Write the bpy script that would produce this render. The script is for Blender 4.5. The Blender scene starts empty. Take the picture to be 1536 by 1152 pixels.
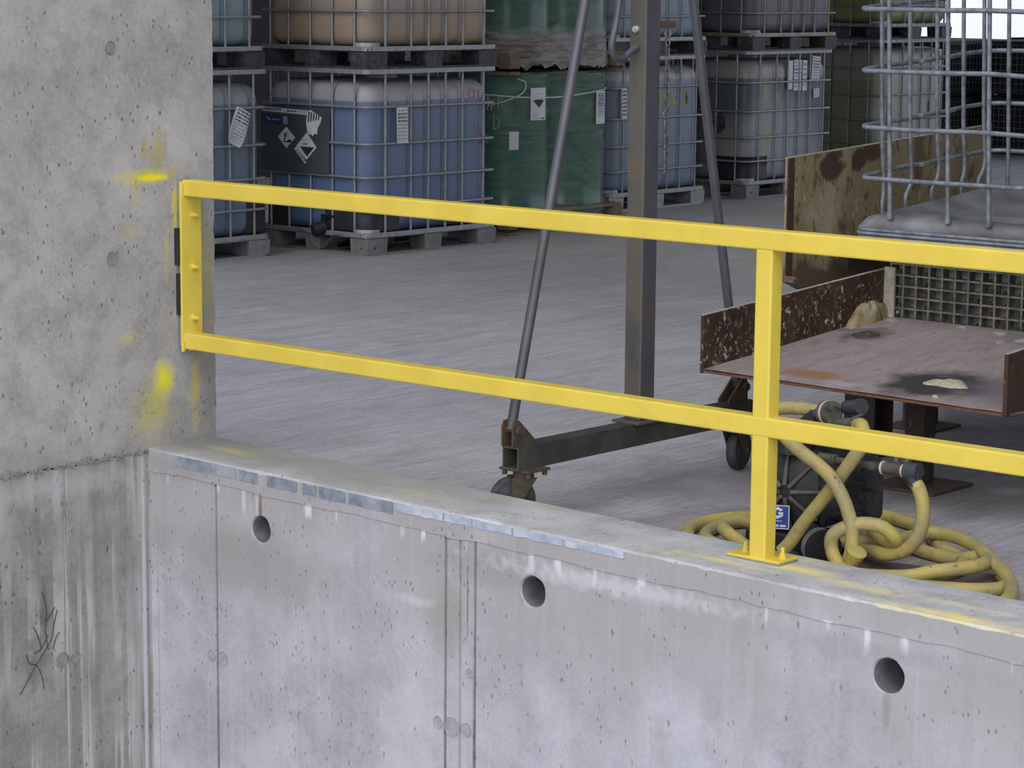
import bpy, math, random
from mathutils import Vector, Matrix
random.seed(7)
SC = bpy.context.scene
COL = SC.collection
PI = math.pi

# ------------------------------------------------------------------ camera, sky, light, exposure
cam_d = bpy.data.cameras.new('camera')
cam = bpy.data.objects.new('camera', cam_d); COL.objects.link(cam)
R_ = Vector((0.75342525, 0.65747662, 0.00865382))
U_ = Vector((-0.11090874, 0.1140997, 0.98725909))
F_ = Vector((-0.64811237, 0.74478571, -0.1588855))
cam.matrix_world = Matrix(((R_.x, U_.x, -F_.x, 0.0), (R_.y, U_.y, -F_.y, 0.0), (R_.z, U_.z, -F_.z, 1.7017), (0, 0, 0, 1)))
cam_d.sensor_width = 36.0
cam_d.lens = 3732.14 / 1536 * 36
cam_d.clip_end = 300
cam_d.dof.use_dof = False
SC.camera = cam

w = bpy.data.worlds.new('overcast_sky'); SC.world = w; w.use_nodes = True
wn = w.node_tree; bgn = wn.nodes['Background']
tc = wn.nodes.new('ShaderNodeTexCoord'); sx = wn.nodes.new('ShaderNodeSeparateXYZ')
cr = wn.nodes.new('ShaderNodeValToRGB')
cr.color_ramp.elements[0].position = 0.0; cr.color_ramp.elements[0].color = (.86, .89, 1.0, 1)
cr.color_ramp.elements[1].position = 0.7; cr.color_ramp.elements[1].color = (.74, .81, 1.0, 1)
wn.links.new(tc.outputs['Generated'], sx.inputs[0]); wn.links.new(sx.outputs['Z'], cr.inputs[0])
wn.links.new(cr.outputs[0], bgn.inputs['Color'])
bgn.inputs['Strength'].default_value = 1.0

sun_d = bpy.data.lights.new('hazy_sun', 'SUN'); sun_d.energy = 1.5; sun_d.angle = math.radians(70)
sun_d.color = (1.0, .96, .90)
sun = bpy.data.objects.new('hazy_sun', sun_d); COL.objects.link(sun)
sun.rotation_euler = Vector((-0.55, 1.0, -0.95)).to_track_quat('-Z', 'Y').to_euler()

SC.view_settings.view_transform = 'Standard'
SC.view_settings.look = 'None'
SC.view_settings.gamma = 1.0
SC.view_settings.use_curve_mapping = False
SC.view_settings.exposure = 0.42

# ------------------------------------------------------------------ material helpers
class NT:
    def __init__(s, name):
        s.m = bpy.data.materials.new(name); s.m.use_nodes = True
        s.t = s.m.node_tree; s.b = s.t.nodes['Principled BSDF']; s._o = None; s.org = Vector((0, 0, 0))
    def n(s, typ, **kw):
        x = s.t.nodes.new(typ)
        for k, v in kw.items(): setattr(x, k, v)
        return x
    def put(s, sock, v):
        if v is None: return
        if isinstance(v, (int, float)): sock.default_value = v
        elif isinstance(v, (tuple, list)):
            sock.default_value = tuple(v) + ((1,) if len(v) == 3 and len(sock.default_value) == 4 else ())
        else: s.t.links.new(v, sock)
    def obj(s):
        if s._o is None: s._o = s.n('ShaderNodeTexCoord').outputs['Object']
        return s._o
    def mp(s, scale=(1, 1, 1), loc=(0, 0, 0), vec=None):
        x = s.n('ShaderNodeMapping'); s.put(x.inputs['Vector'], vec or s.obj())
        x.inputs['Scale'].default_value = scale; x.inputs['Location'].default_value = loc
        return x.outputs[0]
    def noise(s, scale, detail=4, stretch=None, rough=.6, loc=(0, 0, 0), vec=None):
        x = s.n('ShaderNodeTexNoise'); s.put(x.inputs['Vector'], s.mp(stretch or (1, 1, 1), loc, vec))
        x.inputs['Scale'].default_value = scale; x.inputs['Detail'].default_value = detail
        x.inputs['Roughness'].default_value = rough
        return x.outputs['Fac']
    def voro(s, scale, stretch=None, feature='F1', rnd=1.0, vec=None):
        x = s.n('ShaderNodeTexVoronoi', feature=feature); s.put(x.inputs['Vector'], s.mp(stretch or (1, 1, 1), vec=vec))
        x.inputs['Scale'].default_value = scale; x.inputs['Randomness'].default_value = rnd
        return x.outputs['Distance']
    def ramp(s, fac, a, b, lo=0.0, hi=1.0):
        x = s.n('ShaderNodeMapRange'); x.inputs['From Min'].default_value = a; x.inputs['From Max'].default_value = b
        x.inputs['To Min'].default_value = lo; x.inputs['To Max'].default_value = hi; s.put(x.inputs['Value'], fac)
        return x.outputs[0]
    def math(s, op, a, b=0.0):
        x = s.n('ShaderNodeMath', operation=op); s.put(x.inputs[0], a); s.put(x.inputs[1], b)
        return x.outputs[0]
    def mix(s, fac, a, b):
        x = s.n('ShaderNodeMix', data_type='RGBA'); s.put(x.inputs['Factor'], fac)
        s.put(x.inputs['A'], a) if False else None
        s.put(x.inputs[6], a); s.put(x.inputs[7], b)
        return x.outputs[2]
    def xyz(s):
        x = s.n('ShaderNodeSeparateXYZ'); s.put(x.inputs[0], s.obj()); return x.outputs
    def blob(s, c, r, soft=.5, wob=.35, wscale=12, col=None):
        c = tuple(Vector(c) - s.org)
        """0..1 mask of an irregular patch with centre c and radii r, in metres"""
        off = s.n('ShaderNodeVectorMath', operation='SUBTRACT'); s.put(off.inputs[0], s.obj()); off.inputs[1].default_value = c
        dv = s.n('ShaderNodeVectorMath', operation='DIVIDE'); s.put(dv.inputs[0], off.outputs[0]); dv.inputs[1].default_value = r
        ln = s.n('ShaderNodeVectorMath', operation='LENGTH'); s.put(ln.inputs[0], dv.outputs[0])
        nz = s.noise(wscale, 5)
        d = s.math('ADD', ln.outputs['Value'], s.ramp(nz, .25, .75, -wob, wob))
        return s.ramp(d, 1.0, 1.0 - soft, 0, 1)
    def bump(s, h, strength=.3, dist=.01):
        x = s.n('ShaderNodeBump'); s.put(x.inputs['Height'], h); x.inputs['Strength'].default_value = strength
        x.inputs['Distance'].default_value = dist
        s.put(s.b.inputs['Normal'], x.outputs[0])
    def done(s, color=None, rough=.7, metal=0.0, spec=.5, alpha=None, emit=None):
        s.put(s.b.inputs['Base Color'], color); s.put(s.b.inputs['Roughness'], rough)
        s.put(s.b.inputs['Metallic'], metal); s.put(s.b.inputs['Specular IOR Level'], spec)
        if alpha is not None: s.put(s.b.inputs['Alpha'], alpha)
        return s.m

def simple(name, c, rough=.6, metal=0.0, spec=.5, var=.15, scale=20, bump=0.0, stretch=None, dirt=None, dirt_amt=.5, dscale=6):
    t = NT(name)
    f = t.noise(scale, 5, stretch)
    d = tuple(x * (1 - var) for x in c); l = tuple(min(1, x * (1 + var)) for x in c)
    col = t.mix(t.ramp(f, .3, .7), d, l)
    if dirt:
        col = t.mix(t.math('MULTIPLY', t.ramp(t.noise(dscale, 6, loc=(3, 1, 2)), .45, .65), dirt_amt), col, dirt)
    if bump: t.bump(f, bump, .004)
    return t.done(col, rough, metal, spec)

def concrete(name, lo, hi, blobs=(), pits=True, warm=None, drips=False, zwarm=None, fine=1.0):
    t = NT(name)
    a = t.noise(1.7, 7); b = t.noise(9, 6, loc=(5, 2, 1)); c = t.noise(60, 3)
    col = t.mix(t.ramp(a, .38, .62), lo, hi)
    col = t.mix(t.ramp(b, .46, .62, 0, .55), col, tuple(x * (.70 if not zwarm else .80) for x in lo))
    col = t.mix(t.ramp(t.noise(3.5, 7, (1, 1, .8), loc=(2, 8, 3)), .50, .62, 0, .5 if not zwarm else .3), col, tuple(x * .68 for x in lo))
    col = t.mix(t.ramp(t.noise(2.6, 7, loc=(12, 8, 3)), .52, .64, 0, .45), col, tuple(min(1, x * 1.22) for x in hi))
    col = t.mix(t.ramp(c, .38, .62, 0, .22), col, tuple(min(1, x * 1.22) for x in hi))
    col = t.mix(t.ramp(t.noise(150, 2), .52, .68, 0, .30), col, tuple(x * .62 for x in lo))
    h = t.math('ADD', t.math('MULTIPLY', b, .3), t.math('MULTIPLY', c, .12))
    if zwarm:      # browner damp-dried concrete in a band below the coping
        z = t.xyz()['Z']
        zz = t.math('ADD', z, t.ramp(t.noise(3.2, 6, (1, 1, .7)), .3, .7, -.28, .28))
        col = t.mix(t.ramp(zz, zwarm[0], zwarm[1], 0, .8), col, zwarm[2])
        X = t.xyz()['X']; zl = t.math('ADD', z, t.math('MULTIPLY', t.math('ADD', X, 6.43), .0137))   # height along the sloping coping
        top = .046
        st = t.ramp(t.noise(16, 3, (1, 1, .02), .5, loc=(1, 1, 1)), .56, .62)
        ln = t.ramp(t.noise(9, 3, (1, 1, 0), .5, loc=(5, 5, 5)), .40, .62, .006, .07)
        below = t.math('MULTIPLY', t.ramp(zl, top + .004, top - .002), t.ramp(t.math('ADD', zl, ln), top - .012, top + .01))
        col = t.mix(t.math('MULTIPLY', t.math('MULTIPLY', st, below), .75), col, (.70, .71, .76))
        lv = t.noise(24, 4, (1, 1, .03), .55, loc=(8, 2, 2))
        col = t.mix(t.ramp(lv, .56, .66, 0, .16), col, tuple(x * 1.25 for x in hi))
        col = t.mix(t.ramp(t.noise(19, 4, (1, 1, .04), .55, loc=(3, 6, 2)), .56, .68, 0, .18), col, tuple(x * .7 for x in lo))
    if drips:      # pale lime runs down the wall
        n1 = t.noise(22, 4, (1, 1, .03), .55)
        n2 = t.noise(3, 3, (1, 1, .6), loc=(7, 0, 0))
        m = t.math('MULTIPLY', t.ramp(n1, .535, .575), t.ramp(n2, .36, .52))
        col = t.mix(t.math('MULTIPLY', m, .62), col, (.50, .495, .475))
        n3 = t.noise(11, 4, (1, 1, .06), .6, loc=(2, 4, 0))
        col = t.mix(t.ramp(n3, .50, .62, 0, .45), col, tuple(x * .62 for x in lo))
    if pits:
        wv = t.noise(60, 3); v = t.math('ADD', t.voro(15, (1, 1, .6)), t.ramp(wv, .3, .7, -.04, .04)); g = t.noise(5, 4, loc=(9, 9, 1))
        m = t.math('MULTIPLY', t.ramp(v, .10, .05), t.ramp(g, .50, .56))
        v2 = t.math('ADD', t.voro(44, (1, 1, .55)), t.ramp(wv, .3, .7, -.06, .06)); m2 = t.math('MULTIPLY', t.ramp(v2, .20, .10), t.ramp(g, .52, .46))
        m = t.math('MAXIMUM', m, m2)
        col = t.mix(t.math('MULTIPLY', m, .62 if not zwarm else .42), col, (.06, .057, .053))
        h = t.math('SUBTRACT', h, t.math('MULTIPLY', m, .9))
    for (cc, r, k, amt, soft, wob, ws) in blobs:
        col = t.mix(t.math('MULTIPLY', t.blob(cc, r, soft, wob, ws), amt), col, k)
    t.bump(h, .35 * fine, .01)
    return t.done(col, .88, 0, .25)

TORG = (-4.39, 7.26, 0)
YEL = (.86, .66, .055)
YS = (.66, .56, .02)
M = {}
M['pillar'] = concrete('concrete_pillar', (.335, .322, .305), (.43, .415, .395), blobs=[
    ((-6.43, 5.50, 1.050), (.3, .15, .035), YS, .75, .8, .3, 14), ((-6.43, 5.53, 1.046), (.3, .075, .016), (.85, .72, .02), .95, .6, .3, 14),
    ((-6.43, 5.555, 1.14), (.3, .05, .10), (.42, .34, .04), .6, .9, .5, 18), ((-6.43, 5.50, 1.15), (.3, .02, .07), (.40, .31, .05), .6, .9, .5, 18),
    ((-6.43, 5.46, 1.0), (.3, .03, .08), YS, .35, .9, .5, 18),
    ((-6.43, 5.568, .35), (.3, .06, .085), (.80, .72, .01), .95, .85, .35, 14), ((-6.43, 5.52, .25), (.3, .13, .14), (.50, .44, .08), .7, .95, .5, 14),
    ((-6.43, 5.63, .93), (.3, .018, .14), (.70, .58, .03), .6, .7, .4, 14), ((-6.43, 5.59, .80), (.3, .015, .12), (.60, .50, .05), .45, .8, .4, 14),
    ((-6.43, 5.777, .68), (.3, .035, .26), (.42, .36, .06), .6, .8, .4, 14), ((-6.43, 5.715, .31), (.3, .03, .17), (.55, .46, .05), .65, .8, .4, 14),
    ((-6.43, 5.42, .507), (.3, .06, .03), (.55, .46, .08), .45, .9, .4, 14), ((-6.43, 5.43, .864), (.3, .06, .04), (.50, .44, .10), .3, .9, .4, 14),
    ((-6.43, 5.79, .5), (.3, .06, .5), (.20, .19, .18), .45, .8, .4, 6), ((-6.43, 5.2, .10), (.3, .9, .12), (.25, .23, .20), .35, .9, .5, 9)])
M['pit_wall'] = concrete('concrete_pit_wall', (.395, .392, .43), (.475, .472, .515), zwarm=(-.46, .02, (.355, .34, .325)), blobs=[
    ((-5.95, 5.5, -.21), (.5, .3, .16), (.27, .255, .24), .5, .6, .4, 5), ((-5.05, 5.5, -.25), (.10, .3, .16), (.29, .27, .24), .5, .6, .4, 7),
    ((-4.85, 5.5, -.05), (.3, .3, .08), (.27, .26, .25), .5, .7, .4, 7), ((-5.18, 5.5, -.20), (.10, .3, .02), (.55, .55, .58), .6, .8, .6, 20),
    ((-5.877, 5.5, -.01), (.012, .3, .06), (.16, .09, .03), .8, .6, .4, 20), ((-6.094, 5.5, -.9), (.007, .3, .95), (.13, .13, .145), .85, .6, .15, 30), ((-5.050, 5.5, -.9), (.007, .3, .95), (.13, .13, .145), .85, .6, .15, 30), ((-4.989, 5.5, -.9), (.004, .3, .95), (.16, .16, .17), .8, .6, .15, 30), ((-4.928, 5.5, -.9), (.008, .3, .95), (.12, .12, .135), .85, .6, .15, 30), ((-4.958, 5.5, -.15), (.004, .3, .16), (.17, .13, .09), .8, .6, .5, 40), ((-6.397, 5.5, -.9), (.004, .3, .95), (.22, .22, .24), .6, .6, .15, 30), ((-3.451, 5.5, -.20), (.018, .3, .08), (.26, .24, .21), .6, .7, .4, 20), ((-6.3, 5.5, .07), (.25, .3, .05), (.30, .29, .285), .6, .8, .4, 9), ((-4.4, 5.5, -.02), (.6, .3, .035), (.62, .63, .68), .5, .7, .6, 30),
    ((-3.5, 5.5, -.05), (.5, .3, .04), (.30, .30, .32), .5, .7, .6, 20)])
M['low_left'] = concrete('concrete_low_left', (.25, .235, .215), (.335, .318, .295), drips=True, blobs=[
    ((-6.43, 5.133, -.6), (.3, .008, .75), (.55, .55, .54), .9, .5, .2, 20), ((-6.43, 5.10, .05), (.3, .5, .06), (.42, .41, .40), .6, .8, .5, 14),
    ((-6.43, 5.0, -.52), (.3, .05, .16), (.12, .11, .10), .55, .6, .6, 24), ((-6.43, 5.04, -.35), (.3, .02, .12), (.12, .11, .10), .55, .6, .6, 24),
    ((-6.43, 5.47, -.6), (.3, .012, .9), (.52, .53, .55), .8, .5, .2, 9)])
M['curb'] = concrete('concrete_curb', (.42, .42, .425), (.50, .50, .51), fine=.6, blobs=[
    ((-5.9, 5.7, .11), (1.1, .25, .2), (.29, .285, .24), .85, .9, .3, 4), ((-6.35, 5.7, .11), (.25, .3, .2), (.21, .205, .19), .8, .9, .3, 6),  # yellowish-grey left end, darkened to paint in the pillar's shade
    ((-6.2, 5.66, .11), (.14, .05, .2), (.55, .48, .16), .6, .9, .3, 10), ((-5.25, 5.62, .11), (.25, .05, .2), (.52, .48, .22), .45, .9, .4, 10),
    ((-4.9, 5.75, .11), (.3, .05, .2), (.50, .47, .26), .35, .9, .4, 10), ((-3.86, 5.66, .09), (.17, .05, .2), (.85, .70, .18), .75, .9, .4, 14),
    ((-4.08, 5.585, .09), (.24, .03, .2), (.80, .66, .20), .65, .9, .5, 14), ((-4.25, 5.55, .09), (.10, .03, .2), (.75, .60, .18), .5, .9, .5, 14),
    ((-3.60, 5.61, .09), (.24, .04, .2), (.82, .70, .34), .6, .9, .5, 12), ((-3.28, 5.52, .09), (.26, .05, .2), (.88, .72, .25), .75, .9, .5, 12),
    ((-3.33, 5.64, .09), (.3, .03, .2), (.78, .68, .42), .5, .9, .5, 12), ((-3.92, 5.76, .09), (.2, .03, .2), (.74, .60, .20), .6, .9, .5, 12)])
def floor_mat():
    t = NT('broomed_concrete_floor')
    a = t.noise(.55, 6); b = t.noise(2.6, 8, (2.4, .40, 1), .7); c = t.noise(20, 5, (3.2, .22, 1), .65); d = t.noise(70, 3, (1.6, .5, 1)); e = t.noise(7, 5, (3.4, .12, 1), .6, loc=(1, 5, 1))
    col = t.mix(t.ramp(a, .38, .62), (.355, .34, .35), (.46, .44, .46))
    col = t.mix(t.ramp(b, .46, .62, 0, .6), col, (.27, .258, .262))
    col = t.mix(t.ramp(e, .52, .66, 0, .55), col, (.27, .255, .262))
    col = t.mix(t.ramp(c, .52, .66, 0, .6), col, (.25, .235, .24))
    col = t.mix(t.ramp(c, .46, .34, 0, .45), col, (.62, .60, .62))
    col = t.mix(t.ramp(d, .45, .65, 0, .25), col, (.66, .64, .66))
    v = t.noise(5, 5, (1, .3, 1), loc=(4, 4, 4))
    col = t.mix(t.ramp(v, .60, .70, 0, .5), col, (.58, .55, .51))
    col = t.mix(t.math('MULTIPLY', t.blob((-9.5, 15.5, 0), (3.4, 4.4, .5), .9, .3, 1), .9), col, (.70, .67, .61))  # pale patch painting in daylight from the far opening
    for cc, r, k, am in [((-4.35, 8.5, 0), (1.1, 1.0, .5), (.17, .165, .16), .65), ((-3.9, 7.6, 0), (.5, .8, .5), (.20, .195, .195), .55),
                         ((-3.9, 9.2, 0), (.8, .5, .5), (.11, .10, .085), .6), ((-4.8, 6.9, 0), (.75, .8, .5), (.19, .18, .18), .7), ((-9.8, 11.2, 0), (1.9, 2.6, .5), (.25, .245, .245), .45),  # dark patch between gantry and table is painted-in soft shade
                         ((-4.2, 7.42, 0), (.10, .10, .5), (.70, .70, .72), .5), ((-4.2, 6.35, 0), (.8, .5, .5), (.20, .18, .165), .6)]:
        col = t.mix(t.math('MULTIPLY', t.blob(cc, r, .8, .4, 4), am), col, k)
    t.bump(t.math('ADD', t.math('MULTIPLY', c, .7), t.math('MULTIPLY', d, .3)), .55, .008)
    return t.done(col, .75, 0, .3)
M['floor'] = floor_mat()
def yellow_mat(name='yellow_paint'):
    t = NT(name)
    f = t.noise(6, 4); g = t.noise(45, 3); d = t.noise(16, 5, loc=(3, 3, 3))
    col = t.mix(t.ramp(f, .4, .6), (.69, .515, .070), (.74, .565, .082))
    col = t.mix(t.ramp(d, .62, .8, 0, .25), col, (.45, .35, .06))
    t.bump(g, .10, .003)
    return t.done(col, .42, 0, .45)
M['yellow'] = yellow_mat()
M['bare_yellow'] = simple('scuffed_zinc', (.22, .24, .19), .5, .5, var=.4, scale=60)
M['shim'] = simple('black_rubber', (.018, .018, .02), .7)
M['patch'] = simple('grey_blue_patch', (.20, .235, .29), .6, var=.3, scale=30, dirt=(.40, .41, .44), dirt_amt=.7, dscale=9)
M['patch_pale'] = simple('pale_blue_patch', (.36, .41, .50), .7, var=.2, scale=24, dirt=(.56, .59, .66), dirt_amt=.9, dscale=10)
M['galv'] = simple('galvanised_steel', (.33, .345, .36), .5, .45, var=.2, scale=30)
M['galv_worn'] = simple('worn_galvanised', (.26, .29, .33), .55, .4, var=.22, scale=45, bump=.2, dirt=(.10, .10, .11), dirt_amt=.6, dscale=22)
M['galv_rust'] = simple('galvanised_with_rust', (.31, .32, .325), .55, .4, var=.2, scale=30, dirt=(.36, .19, .06), dirt_amt=.9, dscale=9)
M['black_plastic'] = simple('black_plastic', (.020, .021, .025), .55, var=.3, scale=8)
M['dark_plastic'] = simple('scuffed_dark_plastic', (.045, .045, .055), .6, var=.5, scale=25, stretch=(1, 1, .3), dirt=(.16, .16, .18), dirt_amt=.5, dscale=18)
M['grey_pallet'] = simple('grey_steel_pallet', (.22, .235, .235), .55, .3, var=.25, scale=22, dirt=(.20, .19, .13), dirt_amt=.6, dscale=10)
M['wood'] = simple('weathered_wood', (.20, .145, .09), .85, var=.35, scale=14, stretch=(1, 6, 6), bump=.3)
M['green'] = simple('green_drum_paint', (.014, .125, .075), .20, 0, .55, var=.12, scale=4)
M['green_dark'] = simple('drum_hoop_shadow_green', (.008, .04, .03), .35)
M['white_cord'] = simple('white_strap', (.55, .62, .55), .5)
M['paper'] = None
def paper_mat():
    t = NT('printed_label_paper')
    f = t.noise(18, 3)
    t2 = t.mix(t.ramp(f, .3, .7), (.60, .62, .67), (.72, .74, .79))
    return t.done(t2, .5)
M['paper'] = paper_mat()
M['ink'] = simple('black_ink', (.03, .03, .035), .6)
M['faint_ink'] = simple('grey_ink', (.36, .37, .42), .6)
M['navy'] = simple('navy_print', (.03, .04, .14), .5)
M['plate'] = simple('grey_board', (.085, .098, .105), .45, .2, var=.15, scale=5)
M['blue_label'] = simple('blue_label', (.03, .07, .32), .4)
M['yellow_pen'] = simple('yellow_marker', (.50, .52, .05), .5)
M['red_pen'] = simple('red_marker', (.33, .06, .05), .5)
M['pink_pen'] = simple('pink_marker', (.42, .20, .30), .5)
M['olive_steel'] = simple('olive_grey_steel', (.115, .11, .098), .55, .3, var=.25, scale=9, stretch=(1, 1, .3), dirt=(.19, .13, .07), dirt_amt=.55, dscale=7)
M['blue_steel'] = simple('blue_grey_steel', (.10, .105, .125), .5, .35, var=.2, scale=9, stretch=(1, 1, .4), dirt=(.15, .12, .09), dirt_amt=.4, dscale=7)
M['beam_steel'] = simple('dark_beam_steel', (.055, .055, .052), .6, .25, var=.25, scale=10, dirt=(.14, .125, .10), dirt_amt=.5, dscale=6)
M['brown_steel'] = simple('rusty_bracket_steel', (.085, .07, .052), .75, .2, var=.35, scale=30, bump=.3, dirt=(.16, .065, .035), dirt_amt=.7, dscale=14)
M['rubber'] = simple('worn_tyre_rubber', (.035, .036, .04), .7, var=.4, scale=30, dirt=(.12, .12, .125), dirt_amt=.4, dscale=16)
M['bolt'] = simple('bright_bolt', (.62, .62, .60), .35, .6)
M['chain'] = simple('old_chain', (.16, .15, .14), .55, .5, var=.4, scale=60, dirt=(.40, .40, .38), dirt_amt=.5, dscale=40)
def rust_plate(name, base, rust, flakes, famt, fscale=26, stains=(), stretch=None, rough=.8, org=(0, 0, 0)):
    t = NT(name); t.org = Vector(org)
    a = t.noise(5, 7, stretch); b = t.noise(fscale, 6, stretch, .7, loc=(3, 7, 1)); c = t.noise(70, 3)
    col = t.mix(t.ramp(a, .35, .65), base, rust)
    col = t.mix(t.ramp(b, .53 - famt * .2, .58 - famt * .2, 0, .85), col, flakes[0])
    b2 = t.noise(fscale * 1.4, 6, stretch, .7, loc=(8, 2, 5))
    col = t.mix(t.ramp(b2, .585 - famt * .12, .62 - famt * .12, 0, .9), col, flakes[1])
    col = t.mix(t.ramp(c, .45, .75, 0, .3), col, tuple(x * .4 for x in base))
    for (cc, r, k, amt, soft, wob, ws) in stains:
        col = t.mix(t.math('MULTIPLY', t.blob(cc, r, soft, wob, ws), amt), col, k)
    t.bump(t.math('ADD', t.math('MULTIPLY', b, .6), t.math('MULTIPLY', c, .3)), .5, .006)
    return t.done(col, rough, 0, .35)
M['side_plate'] = rust_plate('tarry_rust_plate', (.030, .019, .014), (.075, .040, .024), ((.16, .11, .05), (.55, .50, .44)), -.1, 30)
M['side_plate2'] = rust_plate('dark_rust_plate', (.055, .030, .022), (.085, .045, .03), ((.10, .06, .03), (.25, .17, .12)), -.3, 30)
M['panel'] = rust_plate('yellowed_scaling_plate', (.25, .195, .105), (.34, .275, .155), ((.12, .075, .035), (.46, .42, .33)), -.08, 20, stretch=(1, 1, .5), org=TORG,
    stains=[((-5.35, 7.984, 1.017), (.3, .085, .062), (.06, .032, .02), .95, .3, .35, 12), ((-5.35, 8.02, 1.07), (.3, .05, .03), (.06, .032, .02), .9, .3, .4, 12),
            ((-5.35, 8.175, 1.03), (.3, .055, .05), (.06, .032, .02), .95, .3, .4, 12), ((-5.35, 8.25, 1.07), (.3, .07, .05), (.07, .038, .02), .95, .3, .4, 12),
            ((-5.35, 8.5, .77), (.3, .5, .05), (.07, .038, .02), .8, .4, .6, 9), ((-5.35, 8.1, .51), (.3, .9, .17), (.12, .075, .055), .95, .25, .35, 9),
            ((-5.35, 7.95, .84), (.3, .16, .12), (.42, .39, .31), .5, .8, .6, 16), ((-5.35, 8.6, 1.03), (.3, .06, .2), (.08, .042, .02), .6, .5, .5, 9)])
M['panel_edge'] = rust_plate('brown_angle_iron', (.10, .065, .045), (.16, .11, .08), ((.2, .15, .1), (.42, .36, .3)), -.1, 26)
M['raw_edge'] = simple('chalky_edge', (.40, .36, .31), .8, var=.3, scale=30)
M['deck'] = rust_plate('dusty_pink_deck', (.29, .225, .215), (.36, .295, .285), ((.25, .205, .20), (.36, .32, .31)), -.1, 7, stretch=(2.5, .7, 1), rough=.7, org=TORG,
    stains=[((-4.25, 7.00, .42), (.22, .24, .4), (.04, .036, .036), .97, .5, .30, 9), ((-4.01, 7.12, .42), (.22, .36, .4), (.13, .12, .13), .8, .8, .3, 6),
            ((-4.88, 7.56, .46), (.12, .16, .3), (.06, .05, .045), .9, .7, .5, 12), ((-4.68, 6.90, .42), (.13, .07, .3), (.30, .14, .065), .85, .4, .3, 9),
            ((-4.50, 6.84, .42), (.10, .05, .3), (.42, .41, .43), .7, .9, .3, 9), ((-4.41, 7.75, .46), (.16, .12, .3), (.19, .165, .15), .7, .5, .7, 16)])
M['deck_rim'] = rust_plate('red_rust_edge', (.13, .055, .035), (.19, .085, .055), ((.2, .1, .06), (.30, .2, .16)), -.1, 40)
M['frp'] = simple('fouled_green_grating', (.035, .065, .058), .7, var=.5, scale=30, dirt=(.20, .175, .14), dirt_amt=.95, dscale=12)
M['frp_face'] = simple('grimy_grating_edge', (.20, .18, .145), .75, var=.5, scale=40, dirt=(.05, .085, .075), dirt_amt=.8, dscale=10)
M['platform'] = simple('grey_brown_backing', (.30, .27, .26), .8, var=.2, scale=12)
M['tray'] = simple('dented_tray_sheet', (.25, .25, .26), .5, .25, var=.25, scale=7, bump=.2, dirt=(.055, .045, .04), dirt_amt=.5, dscale=3.2)
M['column'] = rust_plate('dark_rust_column', (.05, .04, .033), (.08, .062, .05), ((.11, .075, .05), (.3, .26, .22)), -.25, 24, stretch=(1, 1, .3))
M['lump'] = simple('dried_grout', (.42, .37, .28), .9, var=.25, scale=60, bump=.5)
M['floor_plate'] = simple('brown_floor_sheet', (.13, .10, .085), .85, var=.3, scale=9, dirt=(.22, .19, .17), dirt_amt=.5)
def hose_mat():
    t = NT('dirty_yellow_hose')
    a = t.noise(7, 5); b = t.noise(26, 6, loc=(4, 1, 1), rough=.7)
    col = t.mix(t.ramp(a, .38, .62), (.37, .31, .15), (.52, .42, .11))
    col = t.mix(t.ramp(b, .55, .68, 0, .6), col, (.22, .19, .14))
    col = t.mix(t.ramp(t.noise(50, 4, loc=(1, 8, 1)), .64, .72, 0, .8), col, (.07, .06, .045))
    t.bump(b, .15, .003)
    return t.done(col, .55, 0, .4)
M['hose'] = hose_mat()
M['pump'] = simple('black_pump_casting', (.014, .015, .018), .5, .1, var=.35, scale=20, dirt=(.085, .075, .065), dirt_amt=.45, dscale=10)
M['pump_rib'] = simple('dusty_pump_rib', (.11, .10, .09), .7, var=.35, scale=24)
M['fitting'] = simple('grimy_brass_fitting', (.15, .14, .115), .5, .4, var=.35, scale=50, dirt=(.05, .045, .04), dirt_amt=.6, dscale=24)
M['tape'] = simple('thread_tape', (.55, .54, .50), .6)
M['flange_rust'] = simple('rust_red_flange', (.17, .085, .06), .7, var=.3, scale=40)
M['dark_pipe'] = simple('dark_grey_pipe', (.065, .07, .082), .5, .3, var=.3, scale=20)
M['wirecrate'] = simple('black_wire_crate', (.02, .036, .04), .5, .3)
M['cratecore'] = simple('crate_contents_dark', (.012, .012, .014), .8)
M['dark_wall'] = simple('dark_sheet_wall', (.05, .055, .055), .8)
M['roof'] = simple('roof_sheeting', (.22, .23, .24), .8)
M['white_wall'] = simple('white_rendered_wall', (.88, .88, .90), .8, var=.03)
M['yard'] = simple('yard_paving', (.40, .40, .40), .85)
def film_mat(name, base, amt, dirty=None):
    t = NT(name)
    a = t.noise(7, 6, (1, 1, 5), .65); b = t.noise(2.5, 4)
    al = t.ramp(a, .35, .75, amt * .35, amt * 1.3)
    col = base
    if dirty:
        z = t.xyz()['Z']
        zz = t.math('ADD', z, t.ramp(t.noise(3, 5), .3, .7, -.05, .05))
        k = t.ramp(zz, dirty[0], dirty[1])
        al = t.math('ADD', al, t.math('MULTIPLY', k, .95))
        col = t.mix(k, base, t.mix(t.ramp(a, .4, .6), (.12, .10, .09), (.30, .27, .245)))
    t.bump(a, .7, .02)
    t.m.blend_method = 'HASHED' if hasattr(t.m, 'blend_method') else t.m.blend_method
    return t.done(col, .25, 0, .5, alpha=t.math('MINIMUM', al, 1.0))
M['film'] = film_mat('clear_stretch_film', (.36, .46, .42), .30)
M['film_low'] = film_mat('dusty_stretch_film', (.36, .46, .42), .30, dirty=(.20, .10))

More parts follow.
